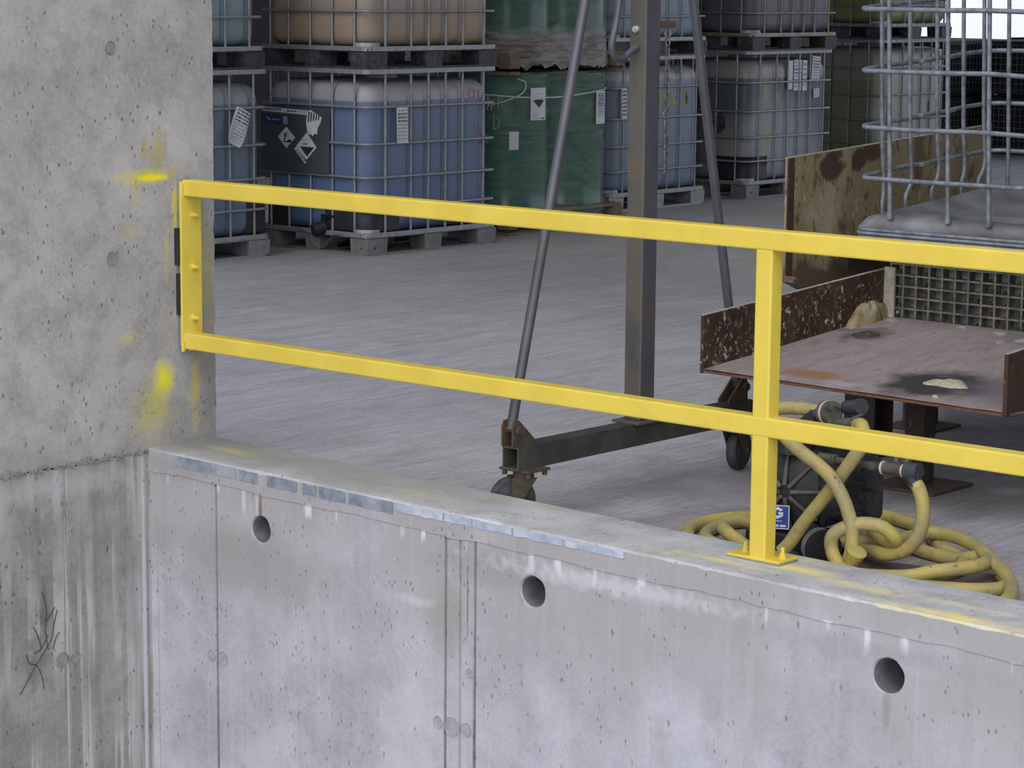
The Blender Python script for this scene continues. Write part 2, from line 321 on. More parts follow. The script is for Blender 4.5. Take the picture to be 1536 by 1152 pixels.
def tank_mat(name, top, liquid, level, lo=None, stains=()):
    """milky plastic bottle: liquid colour shows through below the fill level (object z in metres)"""
    t = NT(name); z = t.xyz()['Z']
    f = t.noise(3, 4); g = t.noise(9, 5, (1, 1, .3))
    k = t.ramp(z, level + .006, level - .006)
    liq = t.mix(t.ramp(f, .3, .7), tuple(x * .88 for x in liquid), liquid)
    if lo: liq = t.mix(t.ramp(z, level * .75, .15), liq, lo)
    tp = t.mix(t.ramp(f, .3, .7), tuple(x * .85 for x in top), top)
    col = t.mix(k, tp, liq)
    col = t.mix(t.ramp(g, .55, .75, 0, .18), col, tuple(x * .6 for x in liquid))
    for (cc, r, kk, amt, soft, wob, ws) in stains:
        col = t.mix(t.math('MULTIPLY', t.blob(cc, r, soft, wob, ws), amt), col, kk)
    return t.done(col, .38, 0, .45)

# ------------------------------------------------------------------ mesh builder
class MB:
    def __init__(s, o=(0, 0, 0)):
        s.v = []; s.f = []; s.mi = []; s.sm = []; s.o = Vector(o)
    def add(s, vs, fs, mi=0, smooth=False):
        b = len(s.v); s.v += [Vector(p) - s.o for p in vs]
        for q in fs: s.f.append([b + i for i in q]); s.mi.append(mi); s.sm.append(smooth)
        return s
    def box(s, c, d, rot=None, mi=0):
        hx, hy, hz = d[0] / 2, d[1] / 2, d[2] / 2; c = Vector(c)
        vs = [Vector((x, y, z)) for x in (-hx, hx) for y in (-hy, hy) for z in (-hz, hz)]
        if rot is not None: vs = [rot @ p for p in vs]
        vs = [p + c for p in vs]
        return s.add(vs, [(0, 1, 3, 2), (4, 6, 7, 5), (0, 4, 5, 1), (2, 3, 7, 6), (0, 2, 6, 4), (1, 5, 7, 3)], mi)
    def hexa(s, vs, mi=0):   # bottom 4 (ccw) then top 4
        return s.add(vs, [(3, 2, 1, 0), (4, 5, 6, 7), (0, 1, 5, 4), (1, 2, 6, 5), (2, 3, 7, 6), (3, 0, 4, 7)], mi)
    def prism(s, poly, vec, mi=0):
        n = len(poly); a = [Vector(p) for p in poly]; b = [p + Vector(vec) for p in a]
        return s.add(a + b, [tuple(range(n))[::-1], tuple(range(n, 2 * n))] + [(i, (i + 1) % n, n + (i + 1) % n, n + i) for i in range(n)], mi)
    def tube(s, path, r, n=8, closed=False, mi=0, caps=True, smooth=True):
        P = [Vector(p) for p in path]; m = len(P)
        rr = r if isinstance(r, (list, tuple)) else [r] * m
        T = []
        for i in range(m):
            a = P[i - 1] if (i > 0 or closed) else P[i]; b = P[(i + 1) % m] if (i < m - 1 or closed) else P[i]
            T.append((b - a).normalized())
        up = Vector((0, 0, 1)) if abs(T[0].z) < .9 else Vector((1, 0, 0))
        N = (up - T[0] * up.dot(T[0])).normalized(); vs = []
        for i in range(m):
            N = (N - T[i] * N.dot(T[i])).normalized(); B = T[i].cross(N)
            for k in range(n):
                a = 2 * PI * k / n; vs.append(P[i] + (N * math.cos(a) + B * math.sin(a)) * rr[i])
        fs = []
        for i in range(m if closed else m - 1):
            j = (i + 1) % m
            for k in range(n): fs.append((i * n + k, i * n + (k + 1) % n, j * n + (k + 1) % n, j * n + k))
        s.add(vs, fs, mi, smooth)
        if caps and not closed:
            s.add([vs[k] for k in range(n)], [tuple(range(n))[::-1]], mi); s.add([vs[(m - 1) * n + k] for k in range(n)], [tuple(range(n))], mi)
        return s
    def cyl(s, a, b, r, n=16, r2=None, mi=0):
        return s.tube([a, b], [r, r2 if r2 is not None else r], n, mi=mi)
    def lathe(s, prof, c=(0, 0, 0), axis='z', n=32, mi=0, rot=None):
        vs = []; c = Vector(c)
        for (r, h) in prof:
            for k in range(n):
                a = 2 * PI * k / n; p = Vector((r * math.cos(a), r * math.sin(a), h))
                if rot is not None: p = rot @ p
                vs.append(p + c)
        m = len(prof)
        fs = [(i * n + k, i * n + (k + 1) % n, (i + 1) * n + (k + 1) % n, (i + 1) * n + k) for i in range(m - 1) for k in range(n)]
        s.add(vs, fs, mi, True)
        if prof[0][0] > 1e-4: s.add(vs[:n], [tuple(range(n))[::-1]], mi)
        if prof[-1][0] > 1e-4: s.add(vs[-n:], [tuple(range(n))], mi)
        return s
    def mesh(s, name, mats):
        me = bpy.data.meshes.new(name); me.from_pydata([tuple(p) for p in s.v], [], s.f)
        for m in (mats if isinstance(mats, (list, tuple)) else [mats]): me.materials.append(m)
        me.polygons.foreach_set('material_index', s.mi); me.polygons.foreach_set('use_smooth', s.sm)
        me.update(); return me
    def build(s, name, mats, parent=None, bevel=0, seg=2, loc=None):
        o = bpy.data.objects.new(name, s.mesh(name, mats)); COL.objects.link(o)
        if parent is not None: o.parent = parent
        o.location = loc if loc is not None else (s.o if parent is None else (0, 0, 0))
        if bevel: bev(o, bevel, seg)
        return o
def bev(o, w, seg=2):
    b = o.modifiers.new('bevel', 'BEVEL'); b.width = w; b.segments = seg; b.limit_method = 'ANGLE'; b.angle_limit = math.radians(40)
def catmull(pts, step=8, closed=False):
    P = [Vector(p) for p in pts]; n = len(P); out = []
    for i in range(n if closed else n - 1):
        g = lambda k: P[k % n] if closed else P[max(0, min(n - 1, k))]
        a, b, c, d = g(i - 1), g(i), g(i + 1), g(i + 2)
        for k in range(step):
            t = k / step
            out.append(.5 * ((2 * b) + (-a + c) * t + (2 * a - 5 * b + 4 * c - d) * t * t + (-a + 3 * b - 3 * c + d) * t ** 3))
    if not closed: out.append(P[-1])
    return out
def thing(name, loc, label, cat, group=None, rz=0):
    o = bpy.data.objects.new(name, None); COL.objects.link(o); o.location = loc; o.rotation_euler = (0, 0, rz)
    o.empty_display_size = .1
    return tag(o, label, cat, group)
def tag(o, label=None, cat=None, group=None, kind=None):
    if label: o['label'] = label
    if cat: o['category'] = cat
    if group: o['group'] = group
    if kind: o['kind'] = kind
    return o
def struct(o): o['kind'] = 'structure'; return o
def inst(name, me, parent, loc=(0, 0, 0), rot=None):
    o = bpy.data.objects.new(name, me); COL.objects.link(o); o.parent = parent; o.location = loc
    if rot: o.rotation_euler = rot
    return o

# ------------------------------------------------------------------ setting
XW, YF, YB = -6.43, 5.50, 5.81            # pillar face, pit wall face, inner curb edge
cz = lambda x: .124 - (x + 6.43) * .0137   # curb top falls slightly to the right
XR = -1.2
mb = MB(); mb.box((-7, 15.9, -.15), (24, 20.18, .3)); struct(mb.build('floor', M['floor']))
mb = MB(); mb.box((2, -2, -1.9), (22, 15.6, .2)); struct(mb.build('floor_pit', M['pit_wall']))
mb = MB(); mb.box((-22, 33, -.16), (60, 14, .3)); struct(mb.build('floor_yard', M['yard']))
mb = MB(); mb.box((-24, 35.5, 2.5), (50, .3, 5.4)); struct(mb.build('wall_yard', M['white_wall']))
mb = MB(); mb.box((-16.1, 15.5, 3.1), (.2, 19.8, 6.8)); struct(mb.build('wall_back', M['dark_wall']))
mb = MB(); mb.box((-5, 16.35, 6.6), (22.4, 18.3, .2)); struct(mb.build('ceiling', M['roof']))

mb = MB(); mb.box((-1.6, 11.0, 2.8), (1.2, 10.9, 7.4)); struct(mb.build('wall_right_shade_blocker', M['pillar']))  # unseen wall, added to block light from the table and pump area

# pillar: chipped arris and an uneven foot
def pillar():
    mb = MB(); ny, nz = 60, 90
    y0, y1, z1 = -9.0, YB, 8.0  # extended out of view, long and tall, to shade the left side
    vs = []; idx = {}
    ys = [y0 + (4.7 - y0) * i / 8 for i in range(8)] + [4.7 + (y1 - 4.7) * i / ny for i in range(ny + 1)]
    zs = [.0] + [.02 + 2.2 * j / nz for j in range(nz + 1)] + [4, z1]
    rnd = random.Random(3)
    for j, z in enumerate(zs):
        for i, y in enumerate(ys):
            yy = y; xx = XW
            if i == len(ys) - 1: yy = y - (abs(rnd.gauss(0, .0016)) + (.006 if rnd.random() < .05 else 0))
            zz = z
            if j == 0: zz = cz(XW) - .012 + rnd.gauss(0, .004)
            if j == 1: zz = max(z, cz(XW) + .004); xx = XW + 0.0
            if 1 < j and z < cz(XW) + .03: zz = cz(XW) + .004 + .001 * j
            idx[i, j] = len(vs); vs.append((xx, yy, zz))
    fs = [(idx[i, j], idx[i + 1, j], idx[i + 1, j + 1], idx[i, j + 1]) for i in range(len(ys) - 1) for j in range(len(zs) - 1)]
    mb.add(vs, fs)
    # far face and back
    ed = [idx[len(ys) - 1, j] for j in range(len(zs))]
    back = [(XW - .75, YB, vs[k][2]) for k in ed]
    mb.add([vs[k] for k in ed] + back, [(j, len(ed) + j, len(ed) + j + 1, j + 1) for j in range(len(ed) - 1)])
    mb.add([(XW - .75, YB, 0), (XW - .75, y0, 0), (XW - .75, y0, z1), (XW - .75, YB, z1)], [(0, 1, 2, 3)])
    mb.add([(XW, y0, 0), (XW, y0, z1), (XW - .75, y0, z1), (XW - .75, y0, 0)], [(0, 1, 2, 3)])
    return mb.build('wall_left', M['pillar'])
pil = struct(pillar())
def ring_mark(parent, pts, mat, axis):
    for (p, r) in pts:
        mb = MB(); n = 20
        u, v = (Vector((0, 1, 0)), Vector((0, 0, 1))) if axis == 'x' else (Vector((1, 0, 0)), Vector((0, 0, 1)))
        p = Vector(p)
        mb.tube([p + (u * math.cos(2 * PI * k / n) + v * math.sin(2 * PI * k / n)) * r * (1 + .05 * math.sin(3 * k)) for k in range(n)], .0022, 5, True)
        nn = Vector((1, 0, 0)) if axis == 'x' else Vector((0, -1, 0))
        ring = [p + nn * .0015 + (u * math.cos(2 * PI * k / n) + v * math.sin(2 * PI * k / n)) * r * .85 for k in range(n)]
        mb.add(ring, [tuple(range(n))], 0)
        mb.build('tie_plug', mat, parent)
M['root'] = simple('dried_root_brown', (.07, .06, .05), .9)
M['plug'] = simple('tie_plug_mortar', (.24, .23, .225), .9, var=.25, scale=40)
M['plug_blue'] = simple('tie_plug_mortar_pale', (.34, .34, .37), .9, var=.2, scale=40)
ring_mark(pil, [((XW, 5.358, 1.481), .022), ((XW, 5.351, .784), .024)], M['plug'], 'x')

# lower left pit wall, with an open board joint and lime runs
def low_left():
    mb = MB(); y = [-9.0, 5.128, 5.132, 5.139, 5.143, YF - .006, YF + .006]; x = [XW, XW, XW - .006, XW - .006, XW, XW, XW + .007]
    mb.v = []
    zt = cz(XW) - .012
    vs = [(x[i], y[i], z) for z in (-1.9, zt) for i in range(len(y))]; n = len(y)
    mb.add(vs, [(i, i + 1, n + i + 1, n + i) for i in range(n - 1)])
    mb.add([(XW, -9, zt), (XW, YF + .3, zt), (XW - .4, YF + .3, zt), (XW - .4, -9, zt)], [(0, 1, 2, 3)])
    return mb.build('wall_left_pit', M['low_left'])
ll = struct(low_left())
ring_mark(ll, [((XW, 5.107, -.547), .026), ((XW, 5.164, -.551), .02)], M['plug'], 'x')
mb = MB(); rnd = random.Random(5)
for k in range(420):      # crumbled mortar along the cold joint
    y = 4.6 + rnd.random() * .93; s = rnd.uniform(.0015, .0055) * (1 + 1.2 * (rnd.random() < .08))
    z = cz(XW) - .012 + rnd.gauss(0, .0045)
    mb.box((XW + .001, y, z), (s * 1.2, s * rnd.uniform(1, 3), s), Matrix.Rotation(rnd.random() * 3, 3, 'X'))
rm = MB(); rx = XW + .0012
for st in ([(5.03, -.30), (5.045, -.36), (5.04, -.43), (5.05, -.50)], [(5.09, -.37), (5.075, -.42), (5.06, -.47), (5.0, -.54), (4.96, -.59), (4.93, -.63)], [(5.045, -.40), (5.08, -.36)], [(5.0, -.54), (5.02, -.58), (5.03, -.63)],
           [(5.05, -.45), (5.02, -.49), (4.99, -.50)], [(4.96, -.50), (4.97, -.53), (5.0, -.54)], [(5.07, -.50), (5.085, -.46), (5.10, -.45)], [(4.99, -.41), (5.01, -.45), (5.02, -.49)]):
    rm.tube(catmull([(rx, y, z) for y, z in st], 3), .0018, 5)
rm.build('dried_root', M['root'], ll)['kind'] = 'stuff'
jr = mb.build('joint_crumbs', M['plug'], ll); jr['kind'] = 'stuff'

# pit wall with drain holes and panel joints
M['pipe'] = simple('grey_drain_pipe', (.20, .205, .225), .6, var=.3, scale=14, dirt=(.10, .095, .09), dirt_amt=.6, dscale=10)  # pipe tone darkened to deepen the shade inside the drain holes
def pit_wall():
    holes = [(-5.877, -.079), (-4.697, -.090), (-3.451, -.109), (-2.2, -.128)]
    hr = [.044, .047, .048, .048]
    H = .075
    xs = set([XW, XR]); 
    gro = [(-6.397, .004), (-6.094, .008), (-5.050, .009), (-4.989, .006), (-4.928, .009)]
    depth = {}
    xl = [XW, XW + .015]
    for g, d in gro: xl += [g - .006, g - .004, g + .004, g + .006]
    for h in holes: xl += [h[0] - H, h[0] + H]
    xl += [XR]; xl = sorted(xl)
    def yy(x):
        for g, d in gro:
            if abs(x - g) < .005: return YF + d * 1.3
        return YF
    zt = lambda x: cz(x) - .072
    mb = MB()
    for a, b in zip(xl[:-1], xl[1:]):
        hh = [h for h in holes if abs(a - (h[0] - H)) < 1e-6]
        if hh:
            hx, hz = hh[0]; r = hr[holes.index(hh[0])]
            mb.add([(a, YF, -1.9), (b, YF, -1.9), (b, YF, hz - H), (a, YF, hz - H)], [(0, 1, 2, 3)])
            mb.add([(a, YF, hz + H), (b, YF, hz + H), (b, YF, zt(b)), (a, YF, zt(a))], [(0, 1, 2, 3)])
            n = 40; vs = []
            for k in range(n):
                t = 2 * PI * (k + .5) / n; c, s = math.cos(t), math.sin(t); q = H / max(abs(c), abs(s))
                wob = 1 + .025 * math.sin(5 * t + hx * 7)
                vs.append((hx + q * c, YF, hz + q * s)); vs.append((hx + (r + .004) * wob * c, YF, hz + (r + .004) * wob * s))
                vs.append((hx + r * c, YF + .006, hz + r * s)); vs.append((hx + r * c, YF + .29, hz + r * s - .01))
            fs = []
            for k in range(n):
                p, q2 = 4 * k, 4 * ((k + 1) % n)
                for e in range(3): fs.append((p + e, q2 + e, q2 + e + 1, p + e + 1))
            mb.add(vs, [f for q, f in enumerate(fs) if q % 3 < 2], 0, False); mb.add(vs, [f for q, f in enumerate(fs) if q % 3 == 2], 2, True)
            mb.add([vs[4 * k + 3] for k in range(n)], [tuple(range(n))], 1)  # black disc stands in for the hole's shaded depth
            # square corners
            for sx_ in (-1, 1):
                for sz_ in (-1, 1):
                    cs = [i for i in range(n) if False]
            cor = [(hx + sx_ * H, YF, hz + sz_ * H) for sx_, sz_ in ((1, 1), (-1, 1), (-1, -1), (1, -1))]
            for qi in range(4):
                k0 = int((qi + .5) * n / 4) - 1; k1 = (k0 + 1) % n
                mb.add([vs[4 * k0], cor[qi], vs[4 * k1]], [(0, 1, 2)])
        else:
            mb.add([(a, yy(a), -1.9), (b, yy(b), -1.9), (b, yy(b), zt(b)), (a, yy(a), zt(a))], [(0, 1, 2, 3)])
    mb.add([(XW, YB, -1.9), (XR, YB, -1.9), (XR, YB, zt(XR)), (XW, YB, zt(XW))], [(3, 2, 1, 0)])
    return mb.build('wall_pit', [M['pit_wall'], M['shim'], M['pipe']])
pw = struct(pit_wall())
ring_mark(pw, [((-6.122, YF, -.554), .020), ((-6.065, YF, -.553), .024), ((-5.079, YF, -.571), .019), ((-5.021, YF, -.574), .03), ((-4.959, YF, -.572), .021), ((-4.947, YF, -.389), .014)], M['plug_blue'], 'y')

# curb (coping) with a rough outer arris
def curb():
    mb = MB(); n = 170; rnd = random.Random(11); vs = []
    for i in range(n + 1):
        x = XW + (XR - XW) * i / n; z = cz(x); j = abs(rnd.gauss(0, .0022)); k = rnd.gauss(0, .0012)
        yo = YF - .0035 + .0 * j; w2 = .0025 * math.sin(x * 9) + .002 * math.sin(x * 23 + 1)
        vs += [(x, yo + .0005, z - .077 + k + w2), (x, yo, z - .006 - j), (x, yo + .004 + j * .6, z - .001 + k * .3), (x, yo + .03, z + .0005), (x, YB - .012, z), (x, YB, z - .008), (x, YB, z - .15)]
    mb.add(vs, [(7 * i + e, 7 * (i + 1) + e, 7 * (i + 1) + e + 1, 7 * i + e + 1) for i in range(n) for e in range(1, 6)], 0, False)
    mb.add(vs, [(7 * i, 7 * (i + 1), 7 * (i + 1) + 1, 7 * i + 1) for i in range(n)], 1, False)
    mb.add([(XW, YF, cz(XW) - .077), (XR, YF, cz(XR) - .077), (XR, YB, cz(XR) - .1), (XW, YB, cz(XW) - .1)], [(3, 2, 1, 0)])
    return mb.build('trim_1', [M['curb'], M['pit_wall']])
cb = struct(curb())
pr = random.Random(2)
segs = [(-6.30, -6.09, 0), (-6.085, -5.99, 0), (-5.975, -5.885, 0), (-5.84, -5.70, 0), (-5.675, -5.61, 0), (-5.60, -5.48, 0), (-5.465, -5.27, 0), (-5.255, -5.06, 1), (-5.05, -4.94, 1), (-4.935, -4.78, 1), (-4.77, -4.58, 1), (-4.57, -4.35, 1)]
for (a, b, k) in segs:      # membrane patches stuck along the top of the coping's face
    mb = MB(); n = 8; top = []; bot = []
    for i in range(n + 1):
        x = a + (b - a) * i / n
        t = max(0, (x + 6.30) / 1.95)
        top.append((x, YF - .0050, cz(x) - .007 - pr.random() * .002)); bot.append((x, YF - .0050, cz(x) - (.044 if k == 0 else .040 - .012 * t) + pr.gauss(0, .0012)))
    mb.add(top + bot, [(n + 1 + i, n + 2 + i, i + 1, i) for i in range(n)])
    tb = [(p[0], YF - .001, p[2]) for p in top]
    mb.add(top + tb, [(i, i + 1, n + 2 + i, n + 1 + i) for i in range(n)])
    mb.build('membrane_patch', M['patch'] if k == 0 else M['patch_pale'], cb)

# ------------------------------------------------------------------ yellow guard railing
RY0, RY1 = 5.644, 5.700
rail = thing('guard_railing', (-4.0, 5.67, cz(-4.0)), 'yellow painted square tube guard railing bolted to the curb and to the concrete pillar', 'railing')
ro = rail.location
XE = -2.21
mb = MB(ro); mb.box(((XW + .02 + XE) / 2, (RY0 + RY1) / 2, 1.005), (XE - XW - .02, RY1 - RY0, .056)); mb.build('top_rail', M['yellow'], rail, .006, 3)
mb = MB(ro); mb.box(((XW + .02 + XE) / 2, (RY0 + RY1) / 2, .479), (XE - XW - .02, RY1 - RY0, .056)); mb.build('mid_rail', M['yellow'], rail, .006, 3)
for px in (-3.990,):
    b = cz(px)
    mb = MB(ro); mb.box((px, 5.673, (b + .98) / 2), (.056, .055, .98 - b)); mb.build('post', M['yellow'], rail, .006, 3)
    mb = MB(ro); mb.box((px - .01, 5.688, b + .009), (.180, .095, .008)); bp = mb.build('base_plate', M['yellow'], rail, .0015, 1)
    mb = MB(ro); mb.box((px - .01, 5.688, b + .0025), (.181, .096, .005)); mb.build('base_shim', M['galv'], rail)
    for dx in (-.07, .058):
        mb = MB(ro); c = (px + dx, 5.692, b)
        mb.cyl((c[0], c[1], b + .012), (c[0], c[1], b + .016), .014, 16); mb.cyl((c[0], c[1], b + .016), (c[0], c[1], b + .027), .0105, 6)
        mb.cyl((c[0], c[1], b + .027), (c[0], c[1], b + .043), .0058, 10); mb.build('anchor_bolt', M['yellow'], rail)
mb = MB(ro); mb.box((XW + .024, 5.679, .735), (.009, .092, .585)); mb.build('wall_plate', M['yellow'], rail, .0015, 1)
for z in (.912, .733, .557):
    mb = MB(ro); x = XW + .028
    mb.cyl((x, 5.684, z), (x + .003, 5.684, z), .014, 16); mb.cyl((x + .003, 5.684, z), (x + .012, 5.684, z), .0105, 6); mb.cyl((x + .012, 5.684, z), (x + .028, 5.684, z), .0058, 10)
    mb.build('anchor_bolt', M['yellow'], rail)
for (z0, z1, y) in ((.742, .868, 5.6325), (.570, .712, 5.6385)):
    mb = MB(ro); mb.box((XW + .010, y + .03, (z0 + z1) / 2), (.020, .075, z1 - z0)); tag(mb.build('wall_shim', M['shim'], rail), 'black packing shim behind the wall plate')
mb = MB(ro); mb.box((XW + .012, 5.68, .735), (.014, .075, .56)); mb.build('wall_packer', M['pillar'], rail)
for z in (1.0, .462):
    mb = MB(ro); mb.box((XW + .0265, 5.650, z), (.010, .014, .036)); mb.build('bare_weld_spot', M['bare_yellow'], rail, .002, 1)

# ------------------------------------------------------------------ IBC tanks
CACHE = {}
def bar_mesh(key, L, r, mat, bend=0):
    k = (key, round(L, 3), r)
    if k not in CACHE:
        mb = MB()
        if bend == 0: mb.tube([(0, 0, 0), (0, 0, L)], r, 8)
        CACHE[k] = mb.mesh('cage_bar', mat)
    return CACHE[k]
def rrect(wx, wy, r, n=6):
    out = []
    for (cx, cy, a0) in ((wx / 2 - r, wy / 2 - r, 0), (-wx / 2 + r, wy / 2 - r, 90), (-wx / 2 + r, -wy / 2 + r, 180), (wx / 2 - r, -wy / 2 + r, 270)):
        for k in range(n + 1):
            a = math.radians(a0 + 90 * k / n); out.append((cx + r * math.cos(a), cy + r * math.sin(a)))
    return out
def dense_rrect(wx, wy, r, step=.02):
    base = rrect(wx, wy, r, 8); out = []
    for i in range(len(base)):
        a, b = Vector(base[i]), Vector(base[(i + 1) % len(base)]); d = (b - a).length; k = max(1, int(d / step))
        for j in range(k): out.append(tuple(a + (b - a) * j / k))
    return out
FX = [.13, .33, .53, .73, .90]         # bars on the 1.0 m sides, from the near (+X) corner
FY = [.17, .40, .56, .72, .88, 1.08]   # bars on the 1.2 m sides, from the near (-Y) corner
def bottle_mesh(key, H, mat, flute=.014, wx=.955, wy=1.155):
    k = ('bottle', key)
    if k in CACHE: return CACHE[k]
    r0 = .115; per = dense_rrect(wx, wy, r0)
    zs = [(.135, .10), (.142, .055), (.16, .022), (.19, .005), (.22, 0), (.35, 0), (.6, 0), (.85, 0), (H - .19, 0), (H - .15, .006), (H - .115, .022), (H - .09, .05), (H - .078, .09), (H - .074, .2)]
    vs = []; n = len(per)
    for z, ins in zs:
        for (x, y) in per:
            g = 0
            if abs(x) > wx / 2 - .01:
                for f in FY:
                    d = abs(y - (-.6 + f)); g = max(g, flute * math.exp(-(d / .022) ** 2))
            if abs(y) > wy / 2 - .01:
                for f in FX:
                    d = abs(x - (.5 - f)); g = max(g, flute * .5 * math.exp(-(d / .022) ** 2))
            s = ins + g * (1 if ins < .06 else .3)
            L = math.hypot(x, y)
            sx_ = (abs(x) - s if abs(x) > wx / 2 - .12 else abs(x) * (1 - s / (wx / 2))); sy_ = (abs(y) - s if abs(y) > wy / 2 - .12 else abs(y) * (1 - s / (wy / 2)))
            vs.append((math.copysign(max(sx_, 0), x), math.copysign(max(sy_, 0), y), z))
    m = len(zs); mb = MB()
    mb.add(vs, [(i * n + j, i * n + (j + 1) % n, (i + 1) * n + (j + 1) % n, (i + 1) * n + j) for i in range(m - 1) for j in range(n)], 0, True)
    mb.add(vs[:n], [tuple(range(n))[::-1]]); mb.add(vs[-n:], [tuple(range(n))])
    mb.lathe([(.12, H - .08), (.12, H - .05), (.10, H - .04), (0, H - .04)], n=24)
    CACHE[k] = mb.mesh('bottle', mat); return CACHE[k]
def shared(key, fn, name, mat):
    if key not in CACHE:
        mb = MB(); fn(mb); CACHE[key] = mb.mesh(name, mat)
    return CACHE[key]
def ibc(corner, rz, label, mat, cage='galv', pallet='grey', H=1.165, rings=(.30, .49, .70, .93), guard=False, group=None, z0=0.0, mirror=False, key=None, valve=False):
    """corner = world XY of the near (+X,-Y) bottom corner"""
    a = math.radians(rz); c, s = math.cos(a), math.sin(a)
    lx, ly = -.5, .6
    loc = (corner[0] + lx * c - ly * s, corner[1] + lx * s + ly * c, z0)
    t = thing('bulk_liquid_tank', loc, label, 'tank', group, a)
    cm = M[cage]; pm = {'grey': M['grey_pallet'], 'black': M['dark_plastic'], 'galv': M['galv']}[pallet]
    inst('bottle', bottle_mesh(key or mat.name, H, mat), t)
    ring = shared(('ring', cage), lambda m: m.tube([(x, y, 0) for x, y in rrect(1.0, 1.2, .07)], .0088, 8, True), 'cage_ring', cm)
    for z in rings: inst('cage_ring', ring, t, (0, 0, z))
    def rim(m):
        P = rrect(1.0, 1.2, .05, 4); n = len(P)
        for zz, (dz, w) in enumerate([(0, 1.0)]):
            o = [(x * 1.008, y * 1.008, -.014) for x, y in P]; o2 = [(x * 1.008, y * 1.008, .014) for x, y in P]
            i2 = [(x * .955, y * .962, .014) for x, y in P]; i1 = [(x * .985, y * .985, -.014) for x, y in P]
            i3 = [(x * .955, y * .962, .008) for x, y in P]
            m.add(o + o2 + i2 + i3 + i1, [(q * n + j, q * n + (j + 1) % n, ((q + 1) % 5) * n + (j + 1) % n, ((q + 1) % 5) * n + j) for q in range(5) for j in range(n)])
    inst('top_rim', shared(('rim', cage), rim, 'top_rim', cm), t, (0, 0, H - .014))
    inst('bottom_rim', shared(('rim', cage), rim, 'top_rim', cm), t, (0, 0, .128))
    L = H - .14
    bm = bar_mesh(cage, L, .0082, cm)
    for f in FX:
        for sg in (-1, 1): inst('cage_bar', bm, t, (.5 - f, sg * (.6 - .014), .125))
    for f in FY:
        for sg in (-1, 1): inst('cage_bar', bm, t, (sg * (.5 - .014), -.6 + f, .125))
    # pallet
    h = .118
    def blk(m, cx, cy, w, d):
        m.hexa([(cx - w / 2, cy - d / 2, .012), (cx + w / 2, cy - d / 2, .012), (cx + w / 2, cy + d / 2, .012), (cx - w / 2, cy + d / 2, .012),
                (cx - w / 2 * 1.06, cy - d / 2 * 1.06, h - .012), (cx + w / 2 * 1.06, cy - d / 2 * 1.06, h - .012), (cx + w / 2 * 1.06, cy + d / 2 * 1.06, h - .012), (cx - w / 2 * 1.06, cy + d / 2 * 1.06, h - .012)])
    for bx in (-1, 0, 1):
        for by in (-1, 0, 1):
            w_, d_ = (.15, .17) if bx and by else (.13, .15)
            me = shared(('blk', pallet, bool(bx and by)), lambda m: blk(m, 0, 0, w_, d_), 'pallet_block', pm)
            o = inst('pallet_block', me, t, (bx * (.5 - w_ / 2 - .004), by * (.6 - d_ / 2 - .004), 0)); 
    def hole(m):
        m.cyl((0, 0, 0), (.004, 0, 0), .013, 14)
    inst('block_hole', shared('holex', hole, 'block_hole', M['shim']), t, (.494, -.53, .055))
    inst('block_hole', shared('holex', hole, 'block_hole', M['shim']), t, (.44, -.594, .055), (0, 0, -PI / 2))
    def skid(m):
        P = [(x, y) for x, y in rrect(1.0, 1.2, .05, 4)]; n = len(P)
        o = [(x, y, 0) for x, y in P]; o2 = [(x, y, .014) for x, y in P]; i2 = [(x * .86, y * .88, .014) for x, y in P]; i1 = [(x * .86, y * .88, 0) for x, y in P]
        m.add(o + o2 + i2 + i1, [(q * n + j, q * n + (j + 1) % n, ((q + 1) % 4) * n + (j + 1) % n, ((q + 1) % 4) * n + j) for q in range(4) for j in range(n)])
        m.box((0, 0, .007), (.12, 1.1, .013))
    inst('pallet_skid', shared(('skid', pallet), skid, 'pallet_skid', pm), t)
    inst('pallet_deck', shared(('deck', pallet), lambda m: m.box((0, 0, .118), (.985, 1.185, .022)), 'pallet_deck', pm), t)
    # raised pressed corner of the deck
    def crn(m):
        vs = []; n = 8
        for k in range(n + 1):
            q = math.radians(-90 + 90 * k / n); x, y = .38 + .112 * math.cos(q), -.48 + .112 * math.sin(q)
            vs += [(x, y, .125), (x - .010 * math.cos(q), y - .01 * math.sin(q), .165)]
        m.add(vs, [(2 * k, 2 * k + 2, 2 * k + 3, 2 * k + 1) for k in range(n)], 0, True)
    inst('corner_cup', shared(('crn', pallet == 'black'), crn, 'corner_cup', M['galv']), t)
    if guard:
        def gd(m):
            P = [(.10, -.583), (.30, -.583)] + [(.38 + .103 * math.cos(math.radians(q)), -.48 + .103 * math.sin(math.radians(q))) for q in range(-90, 1, 10)] + [(.483, -.38), (.483, -.30)]
            n = len(P)
            m.add([(x, y, .15) for x, y in P] + [(x, y, .335) for x, y in P] + [(x * .98, y * .98, .335) for x, y in P], [(i, i + 1, n + i + 1, n + i) for i in range(n - 1)] + [(n + i, n + i + 1, 2 * n + i + 1, 2 * n + i) for i in range(n - 1)], 0, True)
        inst('corner_guard', shared('guard', gd, 'corner_guard', M['black_plastic']), t)
        inst('side_guard', shared('guard2', lambda m: m.box((-.33, -.578, .24), (.20, .012, .19)), 'side_guard', M['black_plastic']), t)
